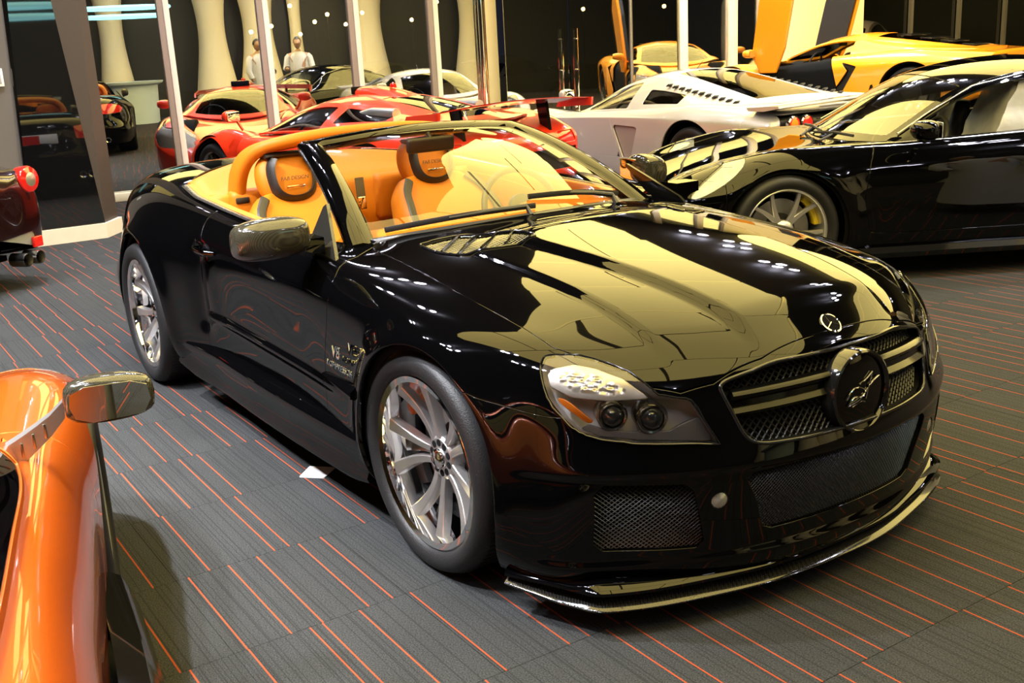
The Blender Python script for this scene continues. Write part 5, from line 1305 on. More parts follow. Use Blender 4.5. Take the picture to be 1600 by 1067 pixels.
def wiper_blade(root, a, b, piv):
    bm = NB(); add_tube(bm, [a, ((a[0] + b[0]) / 2, (a[1] + b[1]) / 2, (a[2] + b[2]) / 2 + .01), b], (.006, .010), 6); w = bm_obj('wiper', bm, M['black_plastic'], root)
    bm = NB(); mid = [(a[i] + b[i]) / 2 for i in range(3)]; add_tube(bm, [piv, mid], .008, 6); bm_obj('wiper_arm', bm, M['black_plastic'], w)
# ------------------------------------------------------------------ black coupe on the right
H_P = math.atan2(-.866, -.5)
PC = thing('coupe_car', 'glossy black hardtop coupe on the right, with silver ten-spoke wheel and yellow brake caliper', 'car', (-2.53, 3.02, 0), H_P)
def bump_arch(P, cx, amp, rad=.40, w=.07, z0=.33):
    x, y, z = P[..., 0], P[..., 1], P[..., 2]; r = np.hypot(x - cx, z - z0); side = np.clip((y - .55) / .15, 0, 1)
    y = y + side * amp * np.exp(-((r - rad) / w) ** 2); return np.stack([x, y, z], -1)
SP = dict(xf=.95, xr=-3.50, df=.42, dr=.30, nf=2.2, nr=2.6,
    zc=[(-3.5, .66), (-3.2, .82), (-2.9, .90), (-2.3, .89), (-1.6, .86), (-.9, .82), (-.5, .785), (-.2, .755), (.2, .70), (.5, .63), (.75, .55), (.95, .48)],
    zs=[(-3.5, .66), (-3.2, .78), (-2.7, .86), (-2.2, .865), (-1.5, .83), (-.9, .805), (-.5, .80), (-.1, .80), (.25, .75), (.5, .685), (.75, .59), (.95, .50)],
    w=[(-3.5, .84), (-3.0, .91), (-2.4, .935), (-1.8, .90), (-1.2, .872), (-.6, .872), (0, .895), (.4, .88), (.7, .84), (.95, .78)],
    zm=[(-3.5, .5), (0, .52), (.95, .42)], zb=[(-3.5, .25), (-2.8, .16), (.6, .14), (.95, .17)],
    ys=[(-3.5, .80), (-2.4, .80), (-1.2, .86), (-.5, .84), (0, .82), (.5, .80), (.95, .78)],
    arches=[(0, .325, .375), (-2.355, .33, .385)], deform=lambda P: bump_arch(bump_arch(P, 0, .014), -2.355, .012),
    cabin=[(-.50, 0), (-.60, .50), (-.74, .64), (-1.3, .70), (-2.2, .66), (-2.8, .52), (-2.95, 0), (-2.95, -1), (-.52, -1)],
    hood=[(-.42, -1), (-.42, 0), (-.50, .35), (-.60, .60), (-.40, .63), (0, .60), (.35, .53), (.60, .44), (.70, .30), (.74, 0), (.74, -1)], hood_zmin=.5,
    door=(0, 0, 0), door_poly=[(-.50, .30), (-.46, .50), (-.50, .70), (-.62, .95), (-1.2, .97), (-1.80, .97), (-1.95, .70), (-1.80, .40), (-1.65, .29), (-.6, .285)], bump=(.36, .5), rbump=-2.95,
    features=[('headlight', 'xz', [(0.56, 0.555), (0.554, 0.575), (0.522, 0.608), (0.47, 0.65), (0.404, 0.694), (0.336, 0.732), (0.275, 0.76), (0.231, 0.773), (0.21, 0.769), (0.216, 0.749), (0.248, 0.716), (0.3, 0.674), (0.366, 0.63), (0.434, 0.592), (0.495, 0.564), (0.539, 0.551)], M['reflector_lamp'] if 'reflector_lamp' in M else noisy(mat('reflector_lamp', (.40, .44, .56), rough=.35, metal=.3), 26, .4), (.1, .8, .5, .9, .48), .012, 'lens'),
              ('side_lamp', 'xz', [(.44, .46), (.44, .505), (.62, .50), (.72, .485), (.70, .45)], M['indicator'], (.35, .9, .4, .55, .4), .004, 'lens'),
              ('front_intake', 'yz', [(.40, .21), (.40, .33), (.72, .33), (.74, .21)], M['black_plastic'], (.5, 1.2, .1, .4), .02),
              ('centre_intake', 'yz', [(-.01, .20), (-.01, .31), (.34, .31), (.34, .20)], M['black_plastic'], (.5, 1.2, .1, .4), .02, 'one')],
    glass=dict(c=[(-.48, .79), (-.80, 1.0), (-1.14, 1.165), (-1.55, 1.235), (-1.95, 1.22), (-2.4, 1.09), (-2.95, .89)],
               rail=[(-.64, .67, .795), (-.92, .62, .955), (-1.20, .58, 1.095), (-1.58, .56, 1.17), (-1.96, .56, 1.155), (-2.4, .585, 1.03), (-2.88, .60, .88)],
               belt=[(-.66, .72, .795), (-.96, .765, .802), (-1.24, .77, .81), (-1.62, .77, .825), (-2.0, .76, .85), (-2.4, .74, .87), (-2.85, .66, .885)],
               u=(.035, .315, .66, .93), vw=.93, vr=.8, side=[(.10, .66, .12, .97, 'side_glass'), (.69, .88, .2, .9, 'dark_glass')], mat='windscreen2', open_side=1),
    wheels=dict(pos=[(0, .33, .252, .235, .868), (-2.355, .33, .252, .30, .915)], style=dict(n=5, twin=True, spread=.27, w0=.016, w1=.010, ph=.92), mat=M['silver_wheel'], cal=M['yellow_caliper'], cal_a=.5, turn=.06),
    seat=(-1.06, .28), dash=-.70, dash_z=.76)
M['windscreen2'] = glass_mix('windscreen2', (.80, .84, .70), .05, ior=1.6)
coupe(SP, PC, M['black_paint'], 170, 72)
for s in (-1, 1):
    wing_mirror(PC, (-.78, s * .97, .885), s, M['black_paint'], (.10, .20, .12), ((-.02, -.16, -.07), .018)) if s > 0 else None
    bm = NB(); add_tube(bm, [(-.68, s * .735, .80), (-1.0, s * .778, .81), (-1.4, s * .785, .825), (-1.8, s * .78, .845), (-2.1, s * .765, .862)], (.006, .004), 6); bm_obj('waist_trim', bm, M['alloy_dark'], PC)
    # bright drip rail above the side window
    bm = NB(); rl = [(-.72, .675, .845), (-.92, .632, .955), (-1.20, .592, 1.092), (-1.58, .573, 1.165), (-1.96, .573, 1.15), (-2.3, .59, 1.065)]
    add_tube(bm, [(a, s * b, c) for a, b, c in rl], (.007, .005), 6); bm_obj('window_trim', bm, M['alloy_dark'], PC)
    bm = NB(); rings = [[(xx, s * (yy - .03), .20), (xx, s * (yy + .012), .205), (xx, s * (yy + .018), .17), (xx, s * (yy - .01), .135), (xx, s * (yy - .05), .135)] for xx, yy in ((-.40, .865), (-.8, .868), (-1.4, .87), (-1.95, .89))]
    add_loft(bm, rings); bm_obj('side_skirt', bm, M['black_gloss'], PC)
wiper_blade(PC, (-.52, .50, .83), (-.47, -.06, .812), (-.40, .24, .785)); wiper_blade(PC, (-.50, -.02, .82), (-.54, -.48, .83), (-.40, -.14, .785))
# clear plastic sheet over the driver's seat
M['plastic_sheet'] = noisy(mat('plastic_sheet', (.62, .63, .64), rough=.22, spec=.7, alpha=.62), 9, .25, bump=.6, bscale=14)
bm = NB(); rings = []
for k in range(11):
    h = k / 10; zz = .42 + .70 * h; xx = -1.33 - .25 * h; ww = (.30 - .12 * h + .018 * math.sin(k * 2.3)); rings.append([(xx + .13 * (1 - .5 * h) + .012 * math.sin(q * 2.1 + k), .37 + ww * math.cos(2 * PI * q / 20) * (1 + .05 * math.sin(q * 3.1)), zz + .01 * math.sin(q)) if 2 * PI * q / 20 < PI else (xx - .10, .37 + ww * math.cos(2 * PI * q / 20), zz) for q in range(20)])
add_loft(bm, rings, cap=False); o = bm_obj('seat_cover_sheet', bm, M['plastic_sheet'], PC, angle=70)

# ------------------------------------------------------------------ silver coupe behind
HS = math.atan2(.06, -1)
SV = thing('sports_car', 'silver low sports coupe with round tail lamps parked behind the black cars', 'car', (-7.20, 5.49, 0), HS)
SS = dict(xf=1.0, xr=-3.75, df=.55, dr=.14, nf=2.2, nr=5,
    zc=[(-3.75, .80), (-3.2, .84), (-2.4, .86), (-1.4, .78), (-.5, .69), (.2, .60), (.7, .46), (1.0, .38)],
    zs=[(-3.75, .80), (-3.2, .86), (-2.7, .87), (-2.0, .82), (-1.2, .77), (-.5, .75), (0, .77), (.35, .70), (.7, .52), (1.0, .38)],
    w=[(-3.75, .90), (-3.2, .97), (-2.6, .99), (-1.9, .95), (-1.2, .93), (-.5, .94), (0, .97), (.5, .92), (1.0, .78)],
    zm=[(-3.75, .66), (-2, .70), (-.5, .66), (.3, .58), (1.0, .32)], zb=[(-3.75, .30), (-2.9, .15), (1, .12)], ys=[(-3.75, .86), (-2.5, .84), (-1, .88), (0, .82), (1, .8)],
    arches=[(0, .33, .385), (-2.70, .345, .41)], deform=lambda P: bump_arch(bump_arch(P, 0, .01), -2.70, .01),
    cabin=[(-.38, 0), (-.52, .5), (-.7, .66), (-1.3, .70), (-1.85, .68), (-2.2, .6), (-3.0, .42), (-3.0, -1), (-.38, -1)],
    hood=[(-.30, -1), (-.30, 0), (-.42, .5), (-.2, .58), (.3, .5), (.6, .35), (.68, 0), (.68, -1)], hood_zmin=.40,
    door=(0, 0, 0), door_poly=[(-.42, .34), (-.45, .80), (-1.1, .84), (-1.42, .83), (-1.50, .60), (-1.62, .36)], bump=(.5, .5), rbump=-3.35,
    features=[('side_scoop', 'xz', [(-1.50, .66), (-1.92, .655), (-1.80, .36), (-1.66, .36)], M['silver_shadow'] if 'silver_shadow' in M else mat('silver_shadow', (.36, .31, .30), rough=.4, metal=.3), (-2.1, -1.3, .3, .7, .6), .02),
              ('side_vent', 'xz', [(-.45, .20), (-.45, .31), (-.66, .31), (-.66, .20)], M['black_plastic'], (-1, 0, .1, .35, .6), .03),
              ('headlight', 'xy', [(.25, .55), (.25, .80), (.62, .72), (.68, .50)], M['indicator'], (.1, .9, .4, .8, .45), .01, 'lens'),
              ('tail_recess', 'yz', [(-.01, .655), (-.01, .81), (.82, .81), (.84, .655)], M['black_plastic'], (-3.9, -3.3, .6, .83), .03, 'one'),
              ('rear_diffuser', 'yz', [(-.01, .30), (-.01, .46), (.70, .46), (.75, .30)], M['black_plastic'], (-3.9, -3.3, .2, .5), .03, 'one')],
    glass=dict(c=[(-.50, .71), (-.84, .92), (-1.14, 1.06), (-1.48, 1.13), (-1.88, 1.13), (-2.40, 1.04), (-3.1, .87)],
               rail=[(-.72, .66, .765), (-.98, .59, .90), (-1.24, .53, 1.01), (-1.52, .50, 1.07), (-1.88, .50, 1.065), (-2.40, .53, .97), (-3.02, .55, .865)],
               belt=[(-.74, .78, .755), (-1.0, .80, .765), (-1.27, .80, .775), (-1.55, .80, .785), (-1.92, .80, .81), (-2.40, .78, .84), (-2.98, .68, .862)],
               u=(.035, .36, .64, .97), vw=.92, vr=.72, side=[(.10, .50, .12, .93, 'side_glass'), (.60, .80, .38, .85, 'dark_glass')], mat='side_glass'),
    wheels=dict(pos=[(0, .33, .25, .25, .93), (-2.70, .345, .255, .32, .955)], style=dict(n=5, w0=.03, w1=.022, ph=.5), mat=M['chrome']),
    imat=M['leather_tan'] if 'leather_tan' in M else mat('leather_tan', (.75, .60, .36), rough=.5), seat=(-1.05, .22), dash=-.62, dash_z=.72)
M['silver_paint'] = paint('silver_paint', (.56, .55, .58), .06, metal=.35, rough=.35)
coupe(SS, SV, M['silver_paint'], 130, 56)
for s in (-1, 1):
    wing_mirror(SV, (-.72, s * .93, .93), s, M['silver_paint'], (.09, .15, .12), ((-.02, -.10, -.13), .014))
    # louvres below the rear glass
    for k in range(11):
        t = k / 10; bm = NB(); add_box(bm, (-1.98 - .95 * t, s * (.60 + .02 * t), 1.015 - .135 * t), (.045, .055, .012), RY(.5) , .003); bm_obj('louvre_slat', bm, M['black_plastic'], SV)
    for (yy, mm) in ((.74, 'amber_lens'), (.60, 'red_lens')):
        bm = NB(); add_lathe(bm, [(.064, .02), (.066, -.012), (.058, -.02)], 28, 'X', (-3.742, s * yy, .735)); lr = bm_obj('lamp_ring', bm, M['chrome'], SV)
        bm = NB(); add_lathe(bm, [(.058, -.014), (.04, -.026), (.001, -.03)], 28, 'X', (-3.742, s * yy, .735)); bm_obj('tail_lamp', bm, M['red_lens'], lr)
        if mm == 'amber_lens':
            bm = NB(); add_lathe(bm, [(.040, -.027), (.02, -.032), (.001, -.034)], 20, 'X', (-3.742, s * (yy + .01), .735)); bm_obj('indicator_lens', bm, M['amber_lens'], lr)
    bm = NB(); add_lathe(bm, [(.024, 0), (.02, .008), (.001, .012)], 16, 'Y', (-.30, 0, 0))
    for v in bm.verts: v.co = Vector((v.co.x, s * (.945 + v.co.y), .545 + v.co.z))
    bm_obj('side_repeater', bm, M['amber_lens'], SV)
for k in range(3):
    bm = NB(); add_box(bm, (-3.745, 0, .69 + k * .035), (.012, .98, .010), None, .003); bm_obj('grille_bar', bm, M['black_gloss'], SV)
bm = NB(); rings = [[(-3.40, yy, .885 - .02 * abs(yy)), (-3.62, yy, .905 - .025 * abs(yy)), (-3.77, yy, .915 - .03 * abs(yy)), (-3.775, yy, .898 - .03 * abs(yy)), (-3.6, yy, .86 - .02 * abs(yy)), (-3.42, yy, .84)] for yy in np.linspace(-.93, .93, 15)]
add_loft(bm, rings); bm_obj('tail_spoiler', bm, M['silver_paint'], SV, angle=50)
bm = NB(); add_tube(bm, [(-1.62, .05, 1.06), (-1.80, .05, 1.21)], [.007, .002], 6); bm_obj('aerial', bm, M['black_plastic'], SV)
bm = NB(); add_lathe(bm, [(.045, .0), (.05, -.06), (.04, -.06), (.036, .0)], 20, 'X', (-3.74, .18, .33)); bm_obj('exhaust_pipe', bm, M['chrome'], SV)

# ------------------------------------------------------------------ yellow supercar with raised scissor doors, on a low plinth
PL = .36; SCY = .88; HY = math.atan2(-.24, -.97)
bm = NB(); add_box(bm, (-.15, 0, PL / 2 - .001), (3.1, 1.8, PL - .004), None, .02); 
pv = Vector((-7.76, 8.03, 0)); fwd = Vector((math.cos(HY), math.sin(HY), 0)); lft = Vector((-fwd.y, fwd.x, 0)); org = pv - lft * .86 * SCY
mt = Matrix.Translation(org - fwd * 1.17 * SCY + Vector((0, 0, 0))) @ Matrix.Rotation(HY, 4, 'Z')
for v in bm.verts: v.co = mt @ v.co
tag(bm_obj('display_plinth', bm, noisy(mat('plinth_paint', (.10, .10, .10), rough=.5), 8, .1), None), 'low dark display plinth under the yellow scissor-door car', 'plinth')
YC = thing('supercar', 'bright yellow supercar with raised scissor doors near the cream wall', 'car', (org.x, org.y, PL), HY); YC.scale = (SCY,) * 3
M['yellow_paint'] = paint('yellow_paint', (.86, .30, .006), 0, rough=.3)
SY = dict(xf=1.0, xr=-3.72, df=.50, dr=.10, nf=1.9, nr=6, sweep_f=.16,
    zc=[(-3.72, .86), (-3.2, .88), (-2.6, .90), (-1.6, .86), (-.5, .72), (.2, .60), (.6, .48), (1.0, .34)],
    zs=[(-3.72, .84), (-3.2, .88), (-2.7, .91), (-2.0, .88), (-1.2, .82), (-.5, .76), (-.1, .78), (.3, .70), (.65, .50), (1.0, .33)],
    w=[(-3.72, .88), (-3.2, .98), (-2.7, 1.01), (-2.1, 1.0), (-1.6, .95), (-.8, .92), (0, .97), (.5, .93), (1.0, .75)],
    zm=[(-3.72, .70), (-2, .66), (-.8, .58), (.3, .52), (1.0, .26)], zb=[(-3.72, .34), (-2.9, .14), (1, .10)], ys=[(-3.72, .84), (-2.5, .84), (-1, .86), (0, .80), (1, .75)],
    arches=[(0, .335, .40), (-2.70, .35, .42)],
    cabin=[(-.40, 0), (-.55, .5), (-.75, .68), (-1.75, .72), (-1.9, .60), (-3.3, .36), (-3.3, -1), (-.40, -1)],
    hood=[(-.32, -1), (-.32, 0), (-.45, .5), (-.2, .6), (.3, .5), (.66, .3), (.72, 0), (.72, -1)], hood_zmin=.36,
    door=(0, 0, 0), door_poly=[(-.48, .22), (-.50, .80), (-.9, .86), (-1.55, .88), (-1.62, .70), (-1.75, .22)], door_build=False, bump=(.5, .5), rbump=-3.4,
    features=[('side_intake', 'xz', [(-1.74, .78), (-1.98, .72), (-1.72, .30), (-1.56, .30), (-1.84, .66)], M['black_plastic'], (-2.4, -1.3, .2, .9, .55), .05),
              ('rear_brake_vent', 'xz', [(-2.20, .52), (-2.32, .20), (-2.12, .20), (-2.14, .34)], M['black_plastic'], (-2.5, -2.0, .1, .6, .6), .03),
              ('headlight', 'xz', [(.28, .66), (.50, .60), (.78, .42), (.62, .44), (.38, .55)], M['headlight_housing'], (.1, .9, .3, .8, .4), .01, 'lens'),
              ('tail_lamp', 'yz', [(.28, .76), (.36, .69), (.80, .70), (.86, .77), (.80, .81), (.40, .81)], M['tail_dark'] if 'tail_dark' in M else mat('tail_dark', (.10, .012, .01), rough=.1, coat=1), (-3.9, -3.5, .6, .9), .01),
              ('rear_grille', 'yz', [(-.01, .46), (-.01, .66), (.84, .64), (.80, .44)], M['black_plastic'], (-3.9, -3.5, .3, .7), .04, 'one'),
              ('front_intake', 'yz', [(.22, .14), (.30, .30), (.70, .32), (.66, .14)], M['black_plastic'], (.5, 1.2, .05, .4), .02)],
    glass=dict(c=[(-.42, .73), (-.85, .93), (-1.20, 1.06), (-1.60, 1.13), (-2.05, 1.12), (-2.7, 1.03), (-3.45, .89)],
               rail=[(-.68, .68, .79), (-.98, .60, .92), (-1.26, .53, 1.02), (-1.58, .50, 1.065), (-1.92, .52, 1.04), (-2.6, .52, .96), (-3.40, .46, .89)],
               belt=[(-.72, .78, .80), (-1.0, .80, .825), (-1.3, .81, .84), (-1.6, .81, .86), (-1.98, .80, .885), (-2.6, .72, .90), (-3.35, .56, .88)],
               u=(.035, .36, .66, .97), vw=.93, vr=.72, side=[(.08, .60, .10, 1.2, None)], mat='side_glass', rmat='louvre_glass'),
    wheels=dict(pos=[(0, .335, .262, .25, .93), (-2.70, .35, .27, .34, .96)], style=dict(n=5, twin=True, spread=.22, w0=.02, w1=.014, ph=.3), mat=M['black_gloss']),
    seat=(-1.10, .22), dash=-.68, dash_z=.76)
M['louvre_glass'] = glass_mix('louvre_glass', (.10, .10, .11), .10)
coupe(SY, YC, M['yellow_paint'], 130, 56)
for k in range(4):
    bm = NB(); add_box(bm, (-2.35 - .27 * k, 0, 1.085 - .05 * k), (.16, .66 - .04 * k, .018), RY(-.10), .004); bm_obj('engine_slat', bm, M['black_gloss'], YC)
for s in (-1, 1):
    # scissor door, swung up about its front hinge
    dr_ = [(-.02, .0), (.10, -.30), (.55, -.36), (1.20, -.34), (1.28, .18), (1.20, .24), (.30, .24)]
    outer = [(.0, -.02), (.06, -.26), (.40, -.32), (1.16, -.30), (1.36, -.04), (1.32, .16), (.95, .20), (.20, .16)]
    ang = math.radians(76); hx, hz = -.50, .66
    def dm(x_, y_, z_): # door-local: x along (rearwards when shut), y outward, z up
        a = math.radians(-76); X_ = -x_ * math.cos(a) + z_ * math.sin(a) * 1; Z_ = -x_ * math.sin(a) + z_ * math.cos(a)
        X2 = hx - (x_ * math.cos(ang) - z_ * math.sin(ang) * -1) ; Z2 = hz + x_ * math.sin(ang) + z_ * math.cos(ang) * -1 * -1
        X2 = hx - x_ * math.cos(ang) + z_ * math.sin(ang); return (X2, s * (.90 + .10 * (x_ / 1.3) + y_), Z2)
    bm = NB(); add_prism(bm, outer, .05, dm); d = bm_obj('scissor_door', bm, M['yellow_paint'], YC, smooth=False); bevel_mod(d, .012, 2)
    bm = NB(); inn = [(a * .93 + .04, b * .90) for a, b in outer]; add_prism(bm, inn, .06, lambda a, b, c: dm(a, -b - .001, c)); bm_obj('door_trim', bm, M['black_plastic'], d, smooth=False)
    mm_ = wing_mirror(YC, (-.42, s * 1.06, .93), s, M['yellow_paint'], (.10, .20, .12), ((-.05, -.18, -.09), .02))
    bm = NB(); add_prism(bm, [(-3.30, .30), (-3.70, .36), (-3.72, .50), (-3.60, .50)], .03, lambda a, b, c: (a, s * (.86 + b), c)); bm_obj('rear_fin', bm, M['yellow_paint'], YC, smooth=False)
bm = NB(); add_box(bm, (-1.1, 0, .30), (1.2, 1.7, .14), None, .03); bm_obj('door_sill', bm, M['black_gloss'], YC)
bm = NB(); add_box(bm, (-1.30, 0, 1.00), (.03, .22, .06), None, .01); bm_obj('inside_mirror', bm, M['black_plastic'], YC)
bm = NB(); add_box(bm, (-3.79, 0, .57), (.012, .42, .11), None, .003); pl = bm_obj('number_plate', bm, M['white'], YC)
bm = NB(); add_box(bm, (-3.798, -.08, .57), (.002, .20, .07), None, .0); bm_obj('plate_field', bm, M['red_lens'], pl)

# ------------------------------------------------------------------ red-orange supercar with roof scoop and rear wing
HR = math.atan2(-.18, -.98)
RC = thing('supercar', 'red-orange mid-engined supercar with roof scoop and rear wing behind the open roadster', 'car', (-8.36, 2.20, 0), HR)
M['red_paint'] = paint('red_paint', (.62, .028, .006), 0, rough=.3)
SR = dict(xf=.95, xr=-3.45, df=.50, dr=.14, nf=2.1, nr=4, sweep_f=.14,
    zc=[(-3.45, .72), (-3.0, .86), (-2.4, .92), (-1.4, .82), (-.5, .68), (.1, .58), (.5, .48), (.95, .34)],
    zs=[(-3.45, .72), (-3.1, .84), (-2.66, .90), (-2.1, .84), (-1.3, .76), (-.6, .74), (-.1, .80), (.25, .74), (.6, .54), (.95, .34)],
    w=[(-3.45, .86), (-2.9, .95), (-2.5, .97), (-1.9, .93), (-1.2, .90), (-.5, .90), (0, .95), (.5, .90), (.95, .74)],
    zm=[(-3.45, .62), (-2, .62), (-.8, .55), (.3, .50), (.95, .28)], zb=[(-3.45, .32), (-2.9, .14), (.95, .11)], ys=[(-3.45, .84), (-2.5, .80), (-1, .84), (0, .80), (.95, .74)],
    arches=[(0, .33, .39), (-2.66, .345, .41)], deform=lambda P: bump_arch(bump_arch(P, 0, .014), -2.66, .012),
    cabin=[(-.40, 0), (-.55, .48), (-.72, .62), (-1.6, .66), (-1.9, .55), (-3.1, .34), (-3.1, -1), (-.40, -1)],
    hood=[(-.32, -1), (-.32, 0), (-.45, .48), (-.2, .56), (.3, .46), (.62, .3), (.68, 0), (.68, -1)], hood_zmin=.36,
    door=(0, 0, 0), door_poly=[(-.46, .26), (-.50, .72), (-.9, .79), (-1.50, .80), (-1.58, .60), (-1.66, .26)], bump=(.5, .5), rbump=-3.1,
    features=[('side_intake', 'xz', [(-1.70, .70), (-2.0, .68), (-1.96, .40), (-1.72, .40)], M['black_plastic'], (-2.3, -1.5, .3, .8, .55), .06),
              ('headlight', 'xz', [(.25, .71), (.50, .64), (.72, .44), (.55, .46), (.36, .58)], M['headlight_housing'], (.1, .9, .3, .8, .4), .01, 'lens'),
              ('fender_vent', 'xz', [(.10, .765), (.32, .70), (.33, .685), (.12, .75)], M['black_plastic'], (0, .5, .6, .85, .5), .01),
              ('tail_lamp', 'yz', [(.55, .62), (.55, .72), (.76, .72), (.80, .62)], M['red_lens'], (-3.7, -3.2, .5, .8), .01),
              ('rear_grille', 'yz', [(-.01, .40), (-.01, .58), (.80, .58), (.78, .40)], M['black_plastic'], (-3.7, -3.2, .3, .7), .04, 'one')],
    glass=dict(c=[(-.42, .70), (-.80, .90), (-1.12, 1.03), (-1.50, 1.09), (-1.95, 1.08), (-2.5, 1.01), (-3.2, .86)],
               rail=[(-.62, .62, .765), (-.92, .54, .90), (-1.18, .47, .99), (-1.50, .44, 1.03), (-1.84, .45, 1.01), (-2.4, .44, .95), (-3.10, .42, .87)],
               belt=[(-.66, .74, .765), (-.95, .765, .78), (-1.22, .77, .79), (-1.52, .77, .80), (-1.88, .76, .83), (-2.4, .68, .87), (-3.05, .54, .865)],
               u=(.035, .36, .70, .96), vw=.93, vr=.60, side=[(.10, .60, .14, .96, 'side_glass'), (.66, .86, .12, .80, 'dark_glass')], mat='side_glass'),
    wheels=dict(pos=[(0, .33, .25, .25, .90), (-2.66, .345, .262, .32, .93)], style=dict(n=7, w0=.016, w1=.014, ph=.2), mat=M['alloy_dark']),
    seat=(-1.05, .22), dash=-.64, dash_z=.72)
coupe(SR, RC, M['red_paint'], 130, 56)
# roof scoop running back over the engine
bm = NB(); rings = []
for k in range(12):
    t = k / 11; xx = -1.38 - 1.05 * t; w = .14 + .10 * t; top = 1.145 + .035 * math.sin(PI * min(1, t * 1.6) * .5) - .22 * t ** 1.8; bot = 1.04 - .12 * t
    rings.append([(xx, -w, bot), (xx, -w * .92, top - .03), (xx, -w * .5, top), (xx, 0, top + .008), (xx, w * .5, top), (xx, w * .92, top - .03), (xx, w, bot), (xx, 0, bot)])
add_loft(bm, rings); sc_ = bm_obj('roof_scoop', bm, M['red_paint'], RC, angle=60); subsurf(sc_, 1)
bm = NB(); add_box(bm, (-1.375, 0, 1.115), (.02, .25, .07), None, .01); bm_obj('scoop_mouth', bm, M['liner'], sc_)
bm = NB(); add_lathe(bm, [(.001, .05), (.03, .03), (.032, 0)], 20, 'Z', (-1.86, .0, 1.135)); bm_obj('roof_camera_pod', bm, M['red_lens'], RC)
for s in (-1, 1):
    wing_mirror(RC, (-.46, s * .90, .93), s, M['red_paint'], (.09, .17, .12), ((-.02, -.10, -.14), .014))
    # engine bay cheek with polished intake pipe
    bm = NB(); add_tube(bm, [(-1.95, s * .50, .90), (-2.2, s * .50, .945), (-2.5, s * .48, .94)], .05, 14); bm_obj('intake_pipe', bm, M['alloy'], RC)
    bm = NB(); add_prism(bm, [(-3.28, .70), (-3.38, .70), (-3.34, .99), (-3.22, .99)], .03, lambda a, b, c: (a, s * (.48 + b), c)); bm_obj('wing_strut', bm, M['black_gloss'], RC, smooth=False)
    bm = NB(); add_prism(bm, [(-3.10, .90), (-3.52, .92), (-3.53, .99), (-3.14, .96)], .025, lambda a, b, c: (a, s * (.86 + b), c)); bm_obj('wing_endplate', bm, M['red_paint'], RC, smooth=False)
bm = NB(); rings = []
for yy in np.linspace(-.86, .86, 19):
    e = 1 - (yy / .86) ** 2; zz = .945 + .035 * e
    rings.append([(-3.14, yy, zz), (-3.25, yy, zz + .018), (-3.40, yy, zz + .03), (-3.50, yy, zz + .045), (-3.50, yy, zz + .035), (-3.30, yy, zz - .006), (-3.15, yy, zz - .008)])
add_loft(bm, rings); bm_obj('rear_wing', bm, M['carbon_red'] if 'carbon_red' in M else mat('carbon_red', (.30, .012, .008), rough=.15, coat=1), RC, angle=60)

# ------------------------------------------------------------------ orange coupe in the near left corner
OC = thing('sports_car', 'metallic orange car at the bottom left with carbon door mirror and black sill blade', 'car', (-.60, -2.44, 0), math.atan2(.215, -.976)); OC.scale = (.94, .94, .90)
M['orange_paint'] = paint('orange_paint', (.46, .080, .002), .08, metal=.45, rough=.28)
SO = dict(SP); SO.update(zs=[(a, b - .02) for a, b in SP['zs']])
SO.update(glass=dict(SP['glass'], open_side=0, mat='windscreen', side=[(.10, .66, .12, .97, 'dark_glass'), (.69, .88, .2, .9, 'dark_glass')]),
    deform=None, wheels=dict(pos=[(0, .33, .252, .235, .868), (-2.355, .33, .252, .30, .915)], style=dict(n=7, w0=.018, w1=.012, ph=.9), mat=M['silver_wheel']))
SO.pop('deform')
coupe(SO, OC, M['orange_paint'], 120, 56)
# door mirror on a ribbed alloy arm (car's right side faces the aisle)
s = -1
bm = NB(); rings = []
mc = (-.76, s * .95, .90)
for k in range(9):
    t = k / 8; sc = [.62, .85, .96, 1, 1, .98, .93, .82, .60][k]; ring = []
    for q in range(16):
        a = 2 * PI * q / 16; cx, cz = math.cos(a), math.sin(a); ex = .075 if cx > 0 else .03
        ring.append((mc[0] + abs(cx) ** .7 * (1 if cx > 0 else -1) * ex * sc, mc[1] + s * .20 * (t - .5), mc[2] + abs(cz) ** .7 * (1 if cz > 0 else -1) * .058 * sc))
    rings.append(ring)
add_loft(bm, rings); om = bm_obj('door_mirror', bm, M['carbon_mirror'], OC, angle=80); subsurf(om, 1)
bm = NB(); pp = [(.085, .0), (.08, .030), (.05, .043), (-.05, .043), (-.083, .030), (-.088, -.005), (-.07, -.038), (.04, -.044), (.075, -.030)]
add_prism(bm, [(a * 1.0, b) for a, b in pp], .006, lambda a, b, c: (mc[0] - .030 - b, mc[1] + a, mc[2] + c)); bm_obj('mirror_pane', bm, M['mirror_glass'], om, smooth=False)
bm = NB(); rings = []
for k in range(8):
    t = k / 7; rings.append([(mc[0] + .02 - .03 * t, mc[1] - s * (.10 + .22 * t), mc[2] - .02 - .15 * t ** .8 + z) for z in (.020 + .026 * t, -.020 - .026 * t)] + [(mc[0] + .05 - .03 * t + .02 * t, mc[1] - s * (.10 + .22 * t), mc[2] - .02 - .15 * t ** .8 + z) for z in (-.020 - .026 * t, .020 + .026 * t)])
add_loft(bm, rings); arm = bm_obj('mirror_arm', bm, M['alloy'], om, angle=40)
for k in range(6):
    bm = NB(); t = .2 + .12 * k; add_box(bm, (mc[0] + .018 - .03 * t, mc[1] - s * (.10 + .22 * t), mc[2] - .02 - .15 * t ** .8), (.006, .006, .036), None, .001); bm_obj('arm_rib', bm, M['alloy_dark'], arm)
